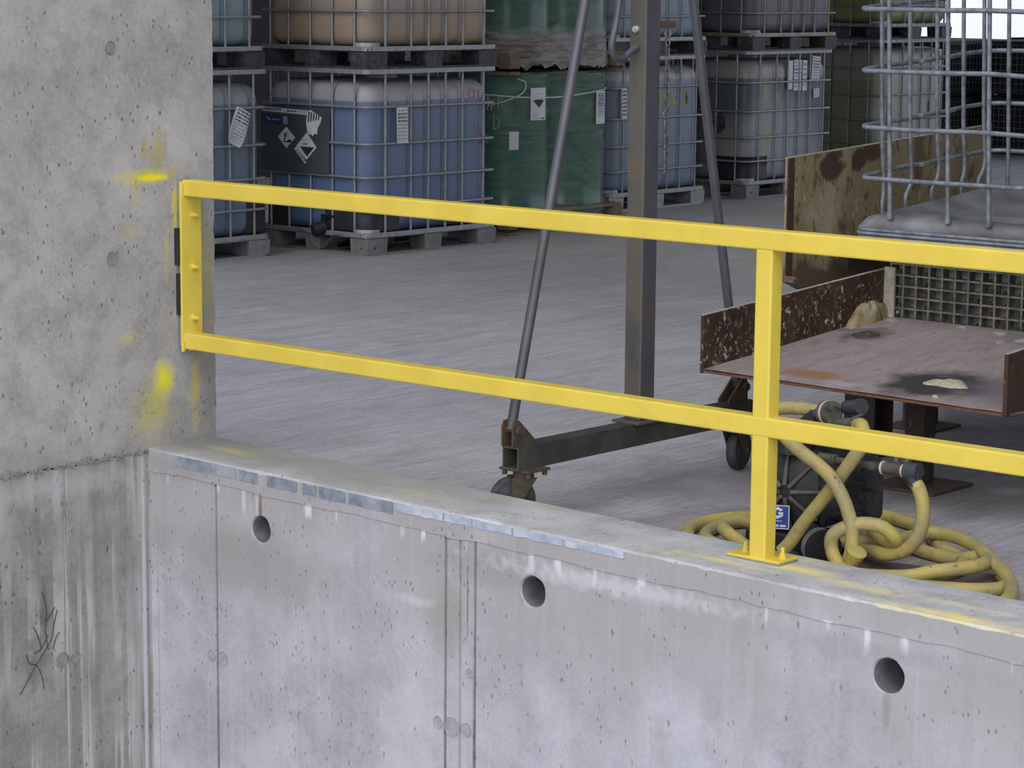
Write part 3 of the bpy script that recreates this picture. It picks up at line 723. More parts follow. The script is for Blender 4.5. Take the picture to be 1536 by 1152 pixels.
    if valve:
        def vl(m):
            m.cyl((.10, -.50, .165), (.10, -.60, .160), .040, 18); m.cyl((.10, -.59, .160), (.07, -.66, .135), .043, 18)
            m.box((.10, -.575, .215), (.045, .05, .04)); m.box((.13, -.585, .232), (.11, .03, .014))
        inst('outlet_valve', shared('valve', vl, 'outlet_valve', M['black_plastic']), t)
        def scoop(m):
            P = [(x_, z_) for x_, z_ in ((-.12, .125), (-.05, .12), (-.02, .09), (.0, .045), (.04, .02), (.08, .018), (.12, .035), (.15, .075), (.20, .11), (.27, .12))]
            n = len(P)
            m.add([(x_, -.600, z_) for x_, z_ in P] + [(x_, -.615, z_ + .006) for x_, z_ in P] + [(x_, -.60, .135) for x_, z_ in P], [(i, i + 1, n + i + 1, n + i) for i in range(n - 1)], 0, True)
            m.add([(x_, -.595, z_) for x_, z_ in P] + [(x_, -.40, z_ + .03) for x_, z_ in P], [(i, i + 1, n + i + 1, n + i) for i in range(n - 1)], 0, True)
        inst('valve_scoop', shared('scoop', scoop, 'valve_scoop', pm), t)
    return t

def face_label(t, name, face, u0, u1, z0, z1, mats=None, rows=0, tilt=0, inkrows=None, off=.0, curl=.0, corner_cut=0):
    """flat paper on a tank. face 'x' = +X side (u is y), face 'y' = -Y side (u is x); tank-local metres"""
    mb = MB(); w = u1 - u0; h = z1 - z0; cu, cz_ = (u0 + u1) / 2, (z0 + z1) / 2
    ca, sa = math.cos(math.radians(tilt)), math.sin(math.radians(tilt))
    def P(u, v, d):
        uu, vv = cu + u * ca - v * sa, cz_ + u * sa + v * ca
        return (.499 + off + d, uu, vv) if face == 'x' else (uu, -.599 - off - d, vv)
    def quad(a, b, c, d, dep, mi):
        q = [P(a, b, dep), P(c, b, dep), P(c, d, dep), P(a, d, dep)]
        mb.add(q, [(0, 1, 2, 3)], mi)
    n = 5
    for i in range(n):
        for j in range(n):
            a0, a1 = -w / 2 + w * i / n, -w / 2 + w * (i + 1) / n; b0, b1 = -h / 2 + h * j / n, -h / 2 + h * (j + 1) / n
            f = lambda a, b: curl * (math.sin(a / w * 5 + b / h * 3) + 1) * .5
            cut = lambda a, b: (a * (1 - corner_cut if b < -h * .4 else 1), b)
            q = [P(*cut(a, b), f(a, b)) for a, b in ((a0, b0), (a1, b0), (a1, b1), (a0, b1))]
            mb.add(q, [(0, 1, 2, 3)], 0)
    rnd = random.Random(int(u0 * 1000) + int(z0 * 1000))
    D = curl + .0015
    for r in range(rows):
        v = h / 2 - h * (r + .8) / (rows + 1); hh = h / (rows + 1) * .38
        x = -w * .42
        dark = (inkrows is None or r in inkrows)
        while x < w * .38:
            ln = rnd.uniform(.04, .22) * w
            quad(x, v - hh / 2, min(x + ln, w * .42), v + hh / 2, D, 1 if dark else 2)
            x += ln + w * .05
    return mb.build(name, mats or [M['paper'], M['ink'], M['faint_ink']], t)
def pen(t, strokes, mat, face='x', r=.006, off=0.0, d=.495):
    mb = MB()
    for st in strokes:
        P = [((d + off), u, v) if face == 'x' else (u, -d - off, v) for u, v in st]
        mb.tube(P, r, 5)
    return mb.build('marker_writing', mat, t)

BL = (.165, .22, .345)
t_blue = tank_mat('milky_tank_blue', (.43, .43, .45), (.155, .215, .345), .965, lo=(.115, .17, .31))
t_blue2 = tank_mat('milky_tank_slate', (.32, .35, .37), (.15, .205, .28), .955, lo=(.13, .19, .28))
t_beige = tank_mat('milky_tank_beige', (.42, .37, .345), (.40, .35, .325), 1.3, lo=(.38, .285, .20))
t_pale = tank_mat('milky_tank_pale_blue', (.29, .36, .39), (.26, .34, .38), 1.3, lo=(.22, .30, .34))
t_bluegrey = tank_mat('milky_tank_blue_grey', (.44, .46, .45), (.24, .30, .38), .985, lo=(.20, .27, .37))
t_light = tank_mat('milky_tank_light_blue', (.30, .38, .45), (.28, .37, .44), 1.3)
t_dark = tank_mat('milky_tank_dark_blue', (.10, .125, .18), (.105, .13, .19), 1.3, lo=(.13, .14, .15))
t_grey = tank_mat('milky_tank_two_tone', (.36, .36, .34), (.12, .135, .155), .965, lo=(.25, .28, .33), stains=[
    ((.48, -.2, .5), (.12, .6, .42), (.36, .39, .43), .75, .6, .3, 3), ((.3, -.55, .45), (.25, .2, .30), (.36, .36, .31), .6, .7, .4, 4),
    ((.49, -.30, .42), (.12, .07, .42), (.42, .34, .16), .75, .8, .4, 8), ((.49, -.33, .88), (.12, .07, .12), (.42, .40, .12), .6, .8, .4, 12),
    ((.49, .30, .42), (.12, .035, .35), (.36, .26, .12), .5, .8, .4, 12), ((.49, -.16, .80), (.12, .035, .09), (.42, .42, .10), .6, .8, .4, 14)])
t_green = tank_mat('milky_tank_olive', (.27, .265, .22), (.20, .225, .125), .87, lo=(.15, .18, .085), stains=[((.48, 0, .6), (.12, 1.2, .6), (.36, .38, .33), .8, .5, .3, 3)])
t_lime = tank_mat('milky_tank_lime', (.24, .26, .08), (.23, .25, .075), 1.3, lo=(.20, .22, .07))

GB = 'caged bulk tanks along the back row'
HA = 1.165
A = ibc((-10.90, 11.135), -.7, 'blue liquid tank with a dark hazard board, standing on the floor right of the pillar', t_blue, guard=True, group=GB, valve=True)
# hazard board
mb = MB(); mb.box((-.150, -.613, .705), (.63, .006, .415)); pb = mb.build('label_board', M['plate'], A, .002, 1)
mb = MB()
def yq(mb, a, b, c, d, dep, mi): mb.add([(a, -.6165 - dep, b), (c, -.6165 - dep, b), (c, -.6165 - dep, d), (a, -.6165 - dep, d)], [(0, 1, 2, 3)], mi)
def diamond(cx, czz, w, h, dep=0, s=1.0, inner=None):
    return [(cx, -.6165 - dep, czz - h / 2), (cx + w / 2, -.6165 - dep, czz), (cx, -.6165 - dep, czz + h / 2), (cx - w / 2, -.6165 - dep, czz)]
def board_px(x, y):      # board coordinates: x along board 0..1, y 0..1 from top
    return -.465 + .63 * x, .912 - .415 * y
def poly(mb, pts, dep, mi):
    q = [board_px(*p) for p in pts]; mb.add([(x, -.6165 - dep, z) for x, z in q], [tuple(range(len(q)))], mi)
s_ = MB(); poly(s_, [(.27, .46), (.40, .30)[::1], (.53, .47)[::1], (.40, .62)][:0] or [(.26, .47), (.385, .645), (.52, .47), (.385, .31)], .001, 0)
# dead tree and fish pictogram
poly(s_, [(.35, .52), (.37, .52), (.385, .45), (.40, .40), (.385, .40), (.37, .43), (.355, .41), (.345, .42), (.365, .46)], .002, 1)
poly(s_, [(.34, .55), (.47, .55), (.46, .52), (.43, .50), (.40, .53), (.34, .53)], .002, 1)
s_.build('hazard_sticker', [M['paper'], M['ink']], pb)
s_ = MB(); poly(s_, [(.53, .60), (.68, .80), (.83, .60), (.69, .38)], .001, 0)
poly(s_, [(.59, .60), (.69, .75), (.80, .60)], .002, 1); poly(s_, [(.63, .55), (.70, .55), (.70, .565), (.63, .565)], .002, 1)
poly(s_, [(.62, .50), (.68, .48), (.685, .49), (.63, .51)], .002, 2); poly(s_, [(.70, .47), (.75, .50), (.745, .51), (.70, .485)], .002, 2)
s_.build('hazard_sticker', [M['paper'], M['ink'], M['faint_ink']], pb)
s_ = MB(); poly(s_, [(.54, .60), (.66, .80), (.68, .84), (.66, .86), (.50, .64)], .0006, 0)
for k in range(5):
    x, y = .54 + k * .025, .665 + k * .033; poly(s_, [(x, y), (x + .012, y - .012), (x + .028, y + .014), (x + .015, y + .024)], .002, 1)
s_.build('class_number_strip', [M['paper'], M['ink']], pb)
s_ = MB(); poly(s_, [(.03, .015), (.03, .085), (.72, .115), (.72, .045)], .001, 0)
for k in range(9): poly(s_, [(.05 + k * .03, .03), (.05 + k * .03, .07), (.068 + k * .03, .072), (.068 + k * .03, .032)], .002, 1)
for k in range(6): poly(s_, [(.40 + k * .05, .055), (.40 + k * .05, .075), (.44 + k * .05, .08), (.44 + k * .05, .06)], .002, 2 if k > 2 else 1)
s_.build('name_strip', [M['paper'], M['ink'], M['faint_ink']], pb)
s_ = MB(); poly(s_, [(.02, .12), (.02, .27), (.42, .29), (.42, .14)], .001, 0)
poly(s_, [(.34, .15), (.34, .27), (.41, .275), (.41, .155)], .002, 1); poly(s_, [(.09, .19), (.14, .23), (.16, .22), (.11, .17)], .002, 1); poly(s_, [(.17, .20), (.17, .215), (.30, .22), (.30, .205)], .002, 1)
s_.build('logo_strip', [M['navy'], M['faint_ink']], pb)
s_ = MB(); poly(s_, [(.70, .06), (.68, .20), (.69, .34), (.72, .41), (.75, .40), (.78, .43), (.80, .39), (.84, .40), (.85, .30), (.89, .22), (.91, .14), (.86, .10), (.80, .07), (.74, .03)], .0015, 0)
for k in range(5): poly(s_, [(.72 + k * .036, .05 + .012 * k), (.705 + k * .036, .22 - .01 * k), (.722 + k * .036, .22 - .01 * k), (.738 + k * .036, .06 + .012 * k)], .0025, 1)
s_.build('torn_sticker', [M['paper'], M['ink']], pb)
face_label(A, 'paper_label', 'x', -.355, -.255, .70, .925, rows=9, inkrows=(1, 2, 3), curl=.006, off=.012)
pen(A, [[(.35, 1.02), (.35, .97), (.40, .97), (.40, 1.02), (.35, 1.02)], [(.44, 1.02), (.44, .96)], [(.47, 1.02), (.50, 1.0), (.47, .97)], [(.53, .98), (.53, .88)], [(.53, .93), (.565, .95), (.565, .88)], [(.40, .78), (.45, .74), (.43, .70)], [(.47, .69), (.53, .66), (.50, .74), (.45, .80)]], M['pink_pen'], r=.004, d=.480)

Lt = ibc((-11.36, 9.53), 0, 'slate blue tank half hidden by the pillar, crumpled label on its cage', t_blue2, guard=False, group=GB, pallet='galv')
face_label(Lt, 'paper_label', 'x', .265, .395, .70, .93, rows=10, inkrows=(0, 1, 2, 3), curl=.012, off=.012, tilt=-24, corner_cut=.2)
def blackpad(m): m.box((0, 0, 0), (.03, .15, .22))
mb = MB(); mb.box((.470, .50, .27), (.02, .17, .24)); tag(mb.build('corner_pad', M['black_plastic'], Lt, .01), 'black plastic corner pad')

B = ibc((-11.76, 14.61), 0, 'blue-grey tank behind the gantry mast, with yellow marker letters on its side', t_bluegrey, group=GB, pallet='galv')
face_label(B, 'paper_label', 'x', -.475, -.415, .70, .93, rows=7, curl=.004, off=.010)
pen(B, [[(.035, .78), (.035, .875), (.085, .88), (.095, .84), (.045, .825)], [(.18, .88), (.155, .80), (.25, .80)], [(.19, .86), (.18, .815), (.23, .81)]], M['yellow_pen'], r=.009, d=.474)
pen(B, [[(.345, .77), (.345, .88), (.365, .78), (.365, .88), (.385, .79), (.38, .88)], [(.29, 1.03), (.29, 1.09), (.31, 1.03), (.31, 1.09)]], M['yellow_pen'], r=.010, d=.472)
D_ = ibc((-11.75, 16.36), 0, 'two-tone grey tank with rust streaks and white papers, on the floor', t_grey, cage='galv', H=1.185, guard=True, group=GB, pallet='grey')
face_label(D_, 'paper_label', 'x', -.04, .03, .865, 1.10, rows=0, off=-.012)
face_label(D_, 'paper_label', 'x', .045, .155, .855, 1.105, rows=8, inkrows=(2, 3), off=-.012)
face_label(D_, 'paper_label', 'x', .17, .235, .85, 1.10, rows=5, inkrows=(), off=-.012)
face_label(D_, 'paper_label', 'x', .30, .415, .92, 1.13, rows=8, inkrows=(1, 2, 3), off=-.01, curl=.006, tilt=-6)
face_label(D_, 'paper_label', 'x', .335, .42, .79, .865, rows=3, inkrows=(), off=-.012, tilt=5)
mb = MB(); n = 14
mb.add([(.20 + .06 * math.cos(2 * PI * k / n) * (1 + .2 * math.sin(3 * k)), -.5815, .60 + .085 * math.sin(2 * PI * k / n)) for k in range(n)], [tuple(range(n))]); mb.build('dark_smudge', M['dark_plastic'], D_)
E_ = ibc((-12.22, 19.0), 0, 'olive green tank under the lime yellow tank, behind the empty cage', t_green, H=1.235, rings=(.31, .52, .74, .98), group=GB, cage='galv_worn', pallet='black')
mb = MB(); mb.box((-.31, -.612, .79), (.36, .006, .42)); mb.build('label_board', M['plate'], E_)
face_label(E_, 'paper_label', 'x', .38, .50, .98, 1.14, rows=4, inkrows=(), off=-.02)
pen(E_, [[(.0, .83), (0, .90)], [(.03, .83), (.05, .90), (.07, .83)], [(.24, .83), (.24, .90), (.28, .90)], [(.35, .83), (.38, .90), (.40, .83)], [(.25, .55), (.25, .66), (.29, .66), (.29, .52)]], M['pink_pen'], r=.005, d=.470)
# upper tier
ibc((-10.90, 11.135), -.7, 'beige tank stacked directly on top of the blue tank with the hazard board', t_beige, z0=HA, pallet='black', group=GB, rings=(.36, .55, .74, .95))
u = ibc((-11.36, 9.50), 0, 'pale blue tank stacked on the slate blue tank beside the pillar edge', t_pale, z0=HA, pallet='black', group=GB, rings=(.32, .52, .74, .95))
ibc((-11.76, 14.61), 0, 'light blue tank stacked on the blue-grey tank with yellow letters, behind the mast', t_light, z0=HA, pallet='black', group=GB)
ibc((-11.72, 16.36), 0, 'dark blue tank stacked on the two-tone tank with white papers', t_dark, z0=1.185, pallet='black', group=GB, cage='galv_rust', rings=(.30, .50, .72, .95))
ibc((-12.22, 19.0), 0, 'lime yellow tank stacked on the olive tank at the back right', t_lime, z0=1.235, pallet='black', group=GB, cage='black_plastic' if False else 'galv_worn')

# ------------------------------------------------------------------ drums on pallets
def wood_pallet(x0, y0, z0, wx, wy, h, label, group='wooden drum pallets'):
    t = thing('wooden_pallet', (x0 + wx / 2, y0 + wy / 2, z0), label, 'pallet', group)
    for i in range(7):
        mb = MB(); x = -wx / 2 + wx * (i + .5) / 7
        mb.box((x, 0, h - .011), (wx / 7 * .82, wy, .022)); mb.build('board', M['wood'], t)
    for by in (-1, 0, 1):
        mb = MB(); mb.box((0, by * (wy / 2 - .05), h - .033), (wx, .10, .022)); mb.build('cross_board', M['wood'], t)
        mb = MB(); mb.box((0, by * (wy / 2 - .05), .011), (wx, .10, .022)); mb.build('bottom_board', M['wood'], t)
        for bx in (-1, 0, 1):
            mb = MB(); mb.box((bx * (wx / 2 - .05), by * (wy / 2 - .05), h / 2), (.10, .10, h - .088 + .0)); mb.build('pallet_block', M['wood'], t)
    return t
DR = .295
def drum_mesh():
    h = .93; r = DR
    prof = [(r - .03, .012), (r - .008, .012), (r, 0), (r + .003, .006), (r, .014), (r, .15), (r, .30), (r + .001, .49), (r + .005, .497), (r + .005, .503), (r - .003, .508), (r - .003, .514), (r, .518), (r, .7), (r, .905), (r + .005, .915), (r + .005, .928), (r - .004, .93), (r - .01, .918), (0, .915)]
    mb = MB(); mb.lathe(prof, n=64); 
    return mb.mesh('drum_body', M['green'])
dm = drum_mesh()
def drum(x, y, z, label, group='green drums on pallets'):
    t = thing('steel_drum', (x, y, z), label, 'drum', group)
    inst('body', dm, t)
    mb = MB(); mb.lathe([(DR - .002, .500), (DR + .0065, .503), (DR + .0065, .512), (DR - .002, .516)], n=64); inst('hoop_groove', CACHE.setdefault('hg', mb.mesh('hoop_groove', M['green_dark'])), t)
    mb = MB(); mb.cyl((.17, 0, .915), (.17, 0, .93), .035, 16); inst('bung', CACHE.setdefault('bung', mb.mesh('bung', M['galv'])), t)
    return t
PX0, PY0 = -12.33, 12.72
def drum_set(z0, names, upper):
    ph = .16 if not upper else .145
    wood_pallet(PX0 - .02, PY0, z0, 1.24, 1.24, ph, names[0])
    zb = z0 + ph
    cx = (PX0 + .30, PX0 + .905); cy = (PY0 + .315, PY0 + .92)
    ts = []
    for (i, j, lb) in ((1, 0, names[1]), (1, 1, names[2]), (0, 0, names[3]), (0, 1, names[4])):
        ts.append(drum(cx[i], cy[j], zb, lb))
    # film: hull round the four drums
    r = DR + .014; P = []
    for (x, y, a0) in ((cx[1], cy[1], 0), (cx[0], cy[1], 90), (cx[0], cy[0], 180), (cx[1], cy[0], 270)):
        for k in range(9):
            a = math.radians(a0 + 90 * k / 8); P.append((x + r * math.cos(a), y + r * math.sin(a)))
    mx, my = sum(p[0] for p in P) / len(P), sum(p[1] for p in P) / len(P)
    out = []; m = len(P)
    for i in range(m):
        a, b = P[i], P[(i + 1) % m]; d = math.hypot(b[0] - a[0], b[1] - a[1]); k = max(1, int(d / .05))
        for q in range(k): out.append((a[0] + (b[0] - a[0]) * q / k, a[1] + (b[1] - a[1]) * q / k))
    n = len(out); rnd = random.Random(9 + upper)
    zl = [-.10 if upper else -.06, -.03, .04, .1, .2, .3, .4, .5, .6, .7, .8, .88, .945]
    vs = []
    o = (mx, my, zb)
    for li, z in enumerate(zl):
        for (x, y) in out:
            f = 1 + (rnd.gauss(0, .006) if z < .06 else rnd.gauss(0, .0009)); 
            if z < 0: f *= 1.03
            zz = z + (rnd.uniform(-.02, .03) if li == 0 else 0)
            vs.append((mx + (x - mx) * f, my + (y - my) * f, zb + zz))
    mb = MB(o)
    mb.add(vs, [(i * n + j, i * n + (j + 1) % n, (i + 1) * n + (j + 1) % n, (i + 1) * n + j) for i in range(len(zl) - 1) for j in range(n)], 0, True)
    fo = mb.build('stretch_film', M['film_low'] if upper else M['film'])
    tag(fo, names[5], 'film')
    # strap on the film
    zc = .80 if not upper else .62
    pts = []
    for i in range(0, n, 2):
        x, y = out[i]; sag = .03 * math.sin(i / n * 2 * PI * 2) * (1 if not upper else .4)
        pts.append((mx + (x - mx) * 1.007, my + (y - my) * 1.007, zb + zc + sag))
    mb = MB(o); mb.tube(pts, .006, 6, True); sp = mb.build('strap', M['white_cord'], fo); 
    return ts, fo, (mx, my, zb)
lows, film1, fo1 = drum_set(0.0, ['wooden pallet under the lower green drums', 'lower green drum nearest the camera, with a white corrosive label', 'lower green drum under film, beside the blue-grey tank', 'lower green drum mostly hidden behind the blue tank', 'lower green drum hidden at the back of the pallet', 'clear stretch film wrapped round the lower green drums'], 0)
ups, film2, fo2 = drum_set(1.09, ['wooden pallet between the two layers of green drums', 'upper green drum with a bright highlight, above the labelled drum', 'upper green drum behind the slanting gantry brace', 'upper green drum beside the beige tank', 'upper green drum at the back of the upper pallet', 'grey dusty stretch film bunched round the upper green drums'], 1)
def drum_patch(t, a0, a1, z0, z1, name, mats, rows=0, tri=False, off=.022):
    mb = MB(); n = 8; r = DR + off
    def P(u, v, d=0):
        a = math.radians(a0 + (a1 - a0) * u); return ((r + d) * math.cos(a), (r + d) * math.sin(a), z0 + (z1 - z0) * v)
    def q(u0, v0, u1, v1, d, mi):
        for i in range(n):
            ua, ub = u0 + (u1 - u0) * i / n, u0 + (u1 - u0) * (i + 1) / n
            mb.add([P(ua, v0, d), P(ub, v0, d), P(ub, v1, d), P(ua, v1, d)], [(0, 1, 2, 3)], mi)
    q(0, 0, 1, 1, 0, 0); rnd = random.Random(4)
    if tri:
        mb.add([P(.10, .62, .002), P(.5, .38, .002), P(.88, .62, .002), P(.5, .60, .002)], [(0, 1, 2, 3)], 1)
        q(.25, .60, .75, .64, .002, 1)
        q(.1, .05, .6, .07, .002, 2); q(.1, .18, .5, .20, .002, 2); q(.1, .13, .45, .15, .002, 2); q(.68, .03, .85, .08, .002, 1)
        q(.3, .80, .7, .82, .002, 2)
    for k in range(rows):
        v = .92 - k * .06; u = .15
        while u < .8:
            l = rnd.uniform(.05, .2); q(u, v - .02, min(u + l, .85), v + .015, .002, 1 if k < 7 else 2); u += l + .05
    return mb.build(name, mats, t)
# angles: camera direction seen from the drums is about -49 degrees
drum_patch(lows[0], -16, 11, .62, .84, 'warning_label', [M['paper'], M['ink'], M['faint_ink']], tri=True)
drum_patch(lows[0], -44, -32, .42, .545, 'torn_label', [M['paper'], M['ink']])
drum_patch(lows[1], 0, 25, .57, .80, 'paper_label', [M['paper'], M['ink'], M['faint_ink']], rows=12)
def dpen(t, strokes, mat, r=.004):
    mb = MB()
    for st in strokes:
        mb.tube([((DR + .005) * math.cos(math.radians(a)), (DR + .005) * math.sin(math.radians(a)), z) for a, z in st], r, 5)
    mb.build('marker_writing', mat, t)
dpen(lows[0], [[(-38, .67), (-35, .77), (-31, .67)], [(-36, .705), (-32, .705)], [(-23, .75), (-29, .71), (-21, .65)]], M['red_pen'])
dpen(lows[0], [[(-73, .80), (-71, .75), (-69, .80)], [(-71, .75), (-71, .71)], [(-66, .80), (-64, .75), (-62, .80)], [(-64, .75), (-64, .71)], [(-58, .71), (-58, .79), (-53, .77), (-58, .75), (-52, .71)], [(-64, .56), (-64, .66), (-57, .62), (-58, .57), (-64, .56)]], M['yellow_pen'])
# loose end of the strap: hook of white cord
mb = MB(fo1); hx, hy = lows[0].location.x, lows[0].location.y
mb.tube(catmull([(hx + .315 * math.cos(math.radians(a)), hy + .315 * math.sin(math.radians(a)), z) for a, z in ((-70, .88), (-50, .91), (-32, .95), (-24, .99), (-24, 1.04), (-34, 1.06))], 5), .005, 6)
mb.build('strap_end', M['white_cord'], film1)

# ------------------------------------------------------------------ far crates
def crate(x, y, z, rz, wx, wy, h, label):
    t = thing('wire_crate', (x, y, z), label, 'crate', 'black wire crates at the far right', math.radians(rz))
    mb = MB(); r = .004
    for k in range(int(wx / .06) + 1):
        u = -wx / 2 + .06 * k
        for sy in (-1, 1): mb.box((u, sy * wy / 2, h / 2 + .03), (.006, .006, h - .1))
    for k in range(int(wy / .06) + 1):
        u = -wy / 2 + .06 * k
        for sx_ in (-1, 1): mb.box((sx_ * wx / 2, u, h / 2 + .03), (.006, .006, h - .1))
    for k in range(int((h - .1) / .065) + 1):
        z_ = .08 + .065 * k
        for sy in (-1, 1): mb.box((0, sy * wy / 2, z_), (wx, .007, .007))
        for sx_ in (-1, 1): mb.box((sx_ * wx / 2, 0, z_), (.007, wy, .007))
    mb.build('wire_mesh', M['galv_worn'] if False else M['wire_grey'], t)
    mb = MB()
    for sx_ in (-1, 1):
        for sy in (-1, 1): mb.box((sx_ * wx / 2, sy * wy / 2, h / 2), (.05, .05, h))
    for zz in (.06, h - .02):
        for sy in (-1, 1): mb.box((0, sy * wy / 2, zz), (wx, .04, .04))
        for sx_ in (-1, 1): mb.box((sx_ * wx / 2, 0, zz), (.04, wy, .04))
    mb.build('frame', M['wirecrate'], t)
    mb = MB(); mb.box((0, 0, h / 2), (wx * .9, wy * .9, h - .01)); mb.build('liner', M['cratecore'], t)
M['wire_grey'] = simple('dull_crate_wire', (.16, .165, .175), .5, .4)
for zi in (0, 1):
    zz = zi * .585; nm = 'lower' if zi == 0 else 'upper'
    crate(-14.02, 22.90, zz, -4, 1.0, 1.2, .58, nm + ' black wire crate just right of the olive tank')
    crate(-12.78, 23.30, zz, 3, 1.1, 1.0, .58, nm + ' black wire crate at the far right edge')
    crate(-13.4, 24.95, zz, 0, 1.2, 1.0, .58, nm + ' black wire crate behind the two front crate stacks')

# ------------------------------------------------------------------ gantry frame on castors
XM = -5.09
gt = thing('rolling_gantry', (XM, 6.49, 0), 'dark grey steel mast on a castored base beam with two slanting brace tubes', 'gantry')
go = gt.location
bw, b0, b1 = .068, .178, .253; Y0, Y1 = 5.845, 7.13
mb = MB(go); th = .006; Lm = (Y1 - Y0); ym = (Y0 + Y1) / 2
mb.box((XM, ym, b1 - th / 2), (bw, Lm, th)); mb.box((XM, ym, b0 + th / 2), (bw, Lm, th))
mb.box((XM - bw / 2 + th / 2, ym, (b0 + b1) / 2), (th, Lm, b1 - b0 - 2 * th)); mb.box((XM + bw / 2 - th / 2, ym, (b0 + b1) / 2), (th, Lm, b1 - b0 - 2 * th))
mb.build('base_beam', M['beam_steel'], gt)
mb = MB(go); mb.box((XM, 6.50, b1 + .004), (.115, .15, .008)); mb.build('mast_foot', M['olive_steel'], gt, .001, 1)
def mast(go):
    mb = MB(go); w_, d_ = .070, .078; zc = (b1 + .008 + 3.0) / 2; h = 3.0 - b1 - .008
    c = (XM, 6.50, zc)
    mb.box(c, (w_, d_, h)); 
    mb.mi = [1 if k == 1 else 0 for k in range(6)]   # +X face blue grey
    return mb.build('mast', [M['olive_steel'], M['blue_steel']], gt, .005, 2)
mast(go)
mb = MB(go); mb.cyl((XM + .0, 6.458, 1.558), (XM + .01, 6.452, 1.558), .012, 8); 
mb = MB(go); mb.cyl((XM - .005, 6.461, 1.558), (XM - .005, 6.452, 1.558), .0125, 6); mb.cyl((XM - .005, 6.452, 1.558), (XM - .005, 6.446, 1.558), .009, 12); tag(mb.build('bolt', M['bolt'], gt), 'bright hexagon bolt')
for (yb, yt, ydir) in ((5.86, 6.43, 1), (7.08, 6.57, -1)):
    a = Vector((XM - .012, yb, .305)); b = Vector((XM - .012, yt, 2.55))
    # continue exactly along the visible slope
    mb = MB(go); mb.tube([a, b], .0165, 14); mb.build('brace', M['blue_steel'], gt)
    s1 = ydir
    for dx in (-.034, .010):
        mb = MB(go); y0_ = yb - s1 * .022
        P = [(XM + dx, y0_, b1), (XM + dx, y0_, .315), (XM + dx, y0_ + s1 * .008, .333), (XM + dx, y0_ + s1 * .030, .336), (XM + dx, y0_ + s1 * .042, .325), (XM + dx, y0_ + s1 * .11, b1 + .012), (XM + dx, y0_ + s1 * .11, b1)]
        mb.prism(P, (.006, 0, 0)); mb.build('bracket', M['brown_steel'], gt)
    mb = MB(go); mb.cyl((XM - .042, yb, .305), (XM + .030, yb, .305), .011, 8); mb.cyl((XM + .02, yb, .305), (XM + .032, yb, .305), .016, 6); mb.build('bracket_bolt', M['brown_steel'], gt)
def castor(yc, ang, name):
    mb = MB(go); rot = Matrix.Rotation(ang, 3, 'Z'); c = Vector((XM - .005, yc, 0))
    mb.box((XM, yc, b0 - .004), (.125, .105, .008))
    for dx in (-.05, .05):
        for dy in (-.04, .04): mb.cyl((XM + dx, yc + dy, b0 - .024), (XM + dx, yc + dy, b0 - .006), .009, 6)
    pl = mb.build('castor', M['brown_steel'], gt)
    off = rot @ Vector((0, -.035, 0))
    wc = c + off + Vector((0, 0, .075))
    mb = MB(go)
    mb.cyl(c + Vector((0, 0, b0 - .036)), c + Vector((0, 0, b0 - .008)), .034, 18)
    for sg in (-1, 1):
        n_ = rot @ Vector((sg, 0, 0)); u_ = rot @ Vector((0, 1, 0))
        P = [c + n_ * .028 + u_ * .038 + Vector((0, 0, b0 - .03)), c + n_ * .028 - u_ * .045 + Vector((0, 0, b0 - .03)), wc + n_ * .028 - u_ * .018 - Vector((0, 0, .012)), wc + n_ * .028 + u_ * .018 - Vector((0, 0, .012))]
        mb.prism(P, n_ * .005)
    mb.cyl(wc - rot @ Vector((.04, 0, 0)), wc + rot @ Vector((.04, 0, 0)), .008, 8)
    mb.build('fork', M['brown_steel'], pl)
    mb = MB(go); R90 = rot @ Matrix.Rotation(PI / 2, 3, 'Y')
    mb.lathe([(.02, -.021), (.05, -.02), (.056, -.016), (.066, -.020), (.073, -.014), (.075, 0), (.073, .014), (.066, .020), (.056, .016), (.05, .02), (.02, .021)], wc, n=36, rot=R90)
    mb.build('wheel', M['rubber'], pl)
castor(5.915, math.radians(-35), 'a'); castor(7.06, math.radians(192), 'b')
# hook welded to the mast
mb = MB(go); hk = [(XM, 6.376, 1.75), (XM, 6.352, 1.60), (XM, 6.330, 1.53), (XM, 6.325, 1.50), (XM, 6.338, 1.474), (XM, 6.362, 1.462), (XM, 6.392, 1.466), (XM, 6.418, 1.482), (XM, 6.455, 1.50)]
mb.tube([(XM, 6.37 + .07, 1.98)] + catmull(hk, 5), .0115, 12); mb.build('hook', M['blue_steel'], gt)
# eye bracket for the chain
mb = MB(go); mb.box((XM, 6.585, 1.573), (.05, .10, .022)); mb.build('eye_bracket', M['brown_steel'], gt, .002, 1)
mb = MB(go); cc = Vector((XM, 6.622, 1.550)); mb.tube([cc + Vector((.0, .016 * math.cos(a), .021 * math.sin(a))) for a in [2 * PI * k / 18 for k in range(18)]], .0035, 6, True); mb.build('eye_ring', M['galv'], gt)
ch = thing('hanging_chain', (XM, 6.622, 1.07), 'thin steel chain with a flat shackle hanging to the right of the gantry mast', 'chain')
co = ch.location; z = 1.531; k = 0
def link(c, L, wd, r, flip, mat):
    mb = MB(co); n = 16; P = []
    for i in range(n):
        a = 2 * PI * i / n; u = wd * math.cos(a); v = (L - wd) * (1 if math.sin(a) > 0.01 else -1 if math.sin(a) < -.01 else 0) + wd * math.sin(a)
        P.append(Vector(c) + (Vector((u, 0, v)) if flip else Vector((0, u, v))))
    mb.tube(P, r, 6, True); return mb.build('link', mat, ch)
while z > 1.29:
    link((XM, 6.622, z - .016), .017, .0075, .0028, k % 2 == 0, M['chain']); z -= .0262; k += 1
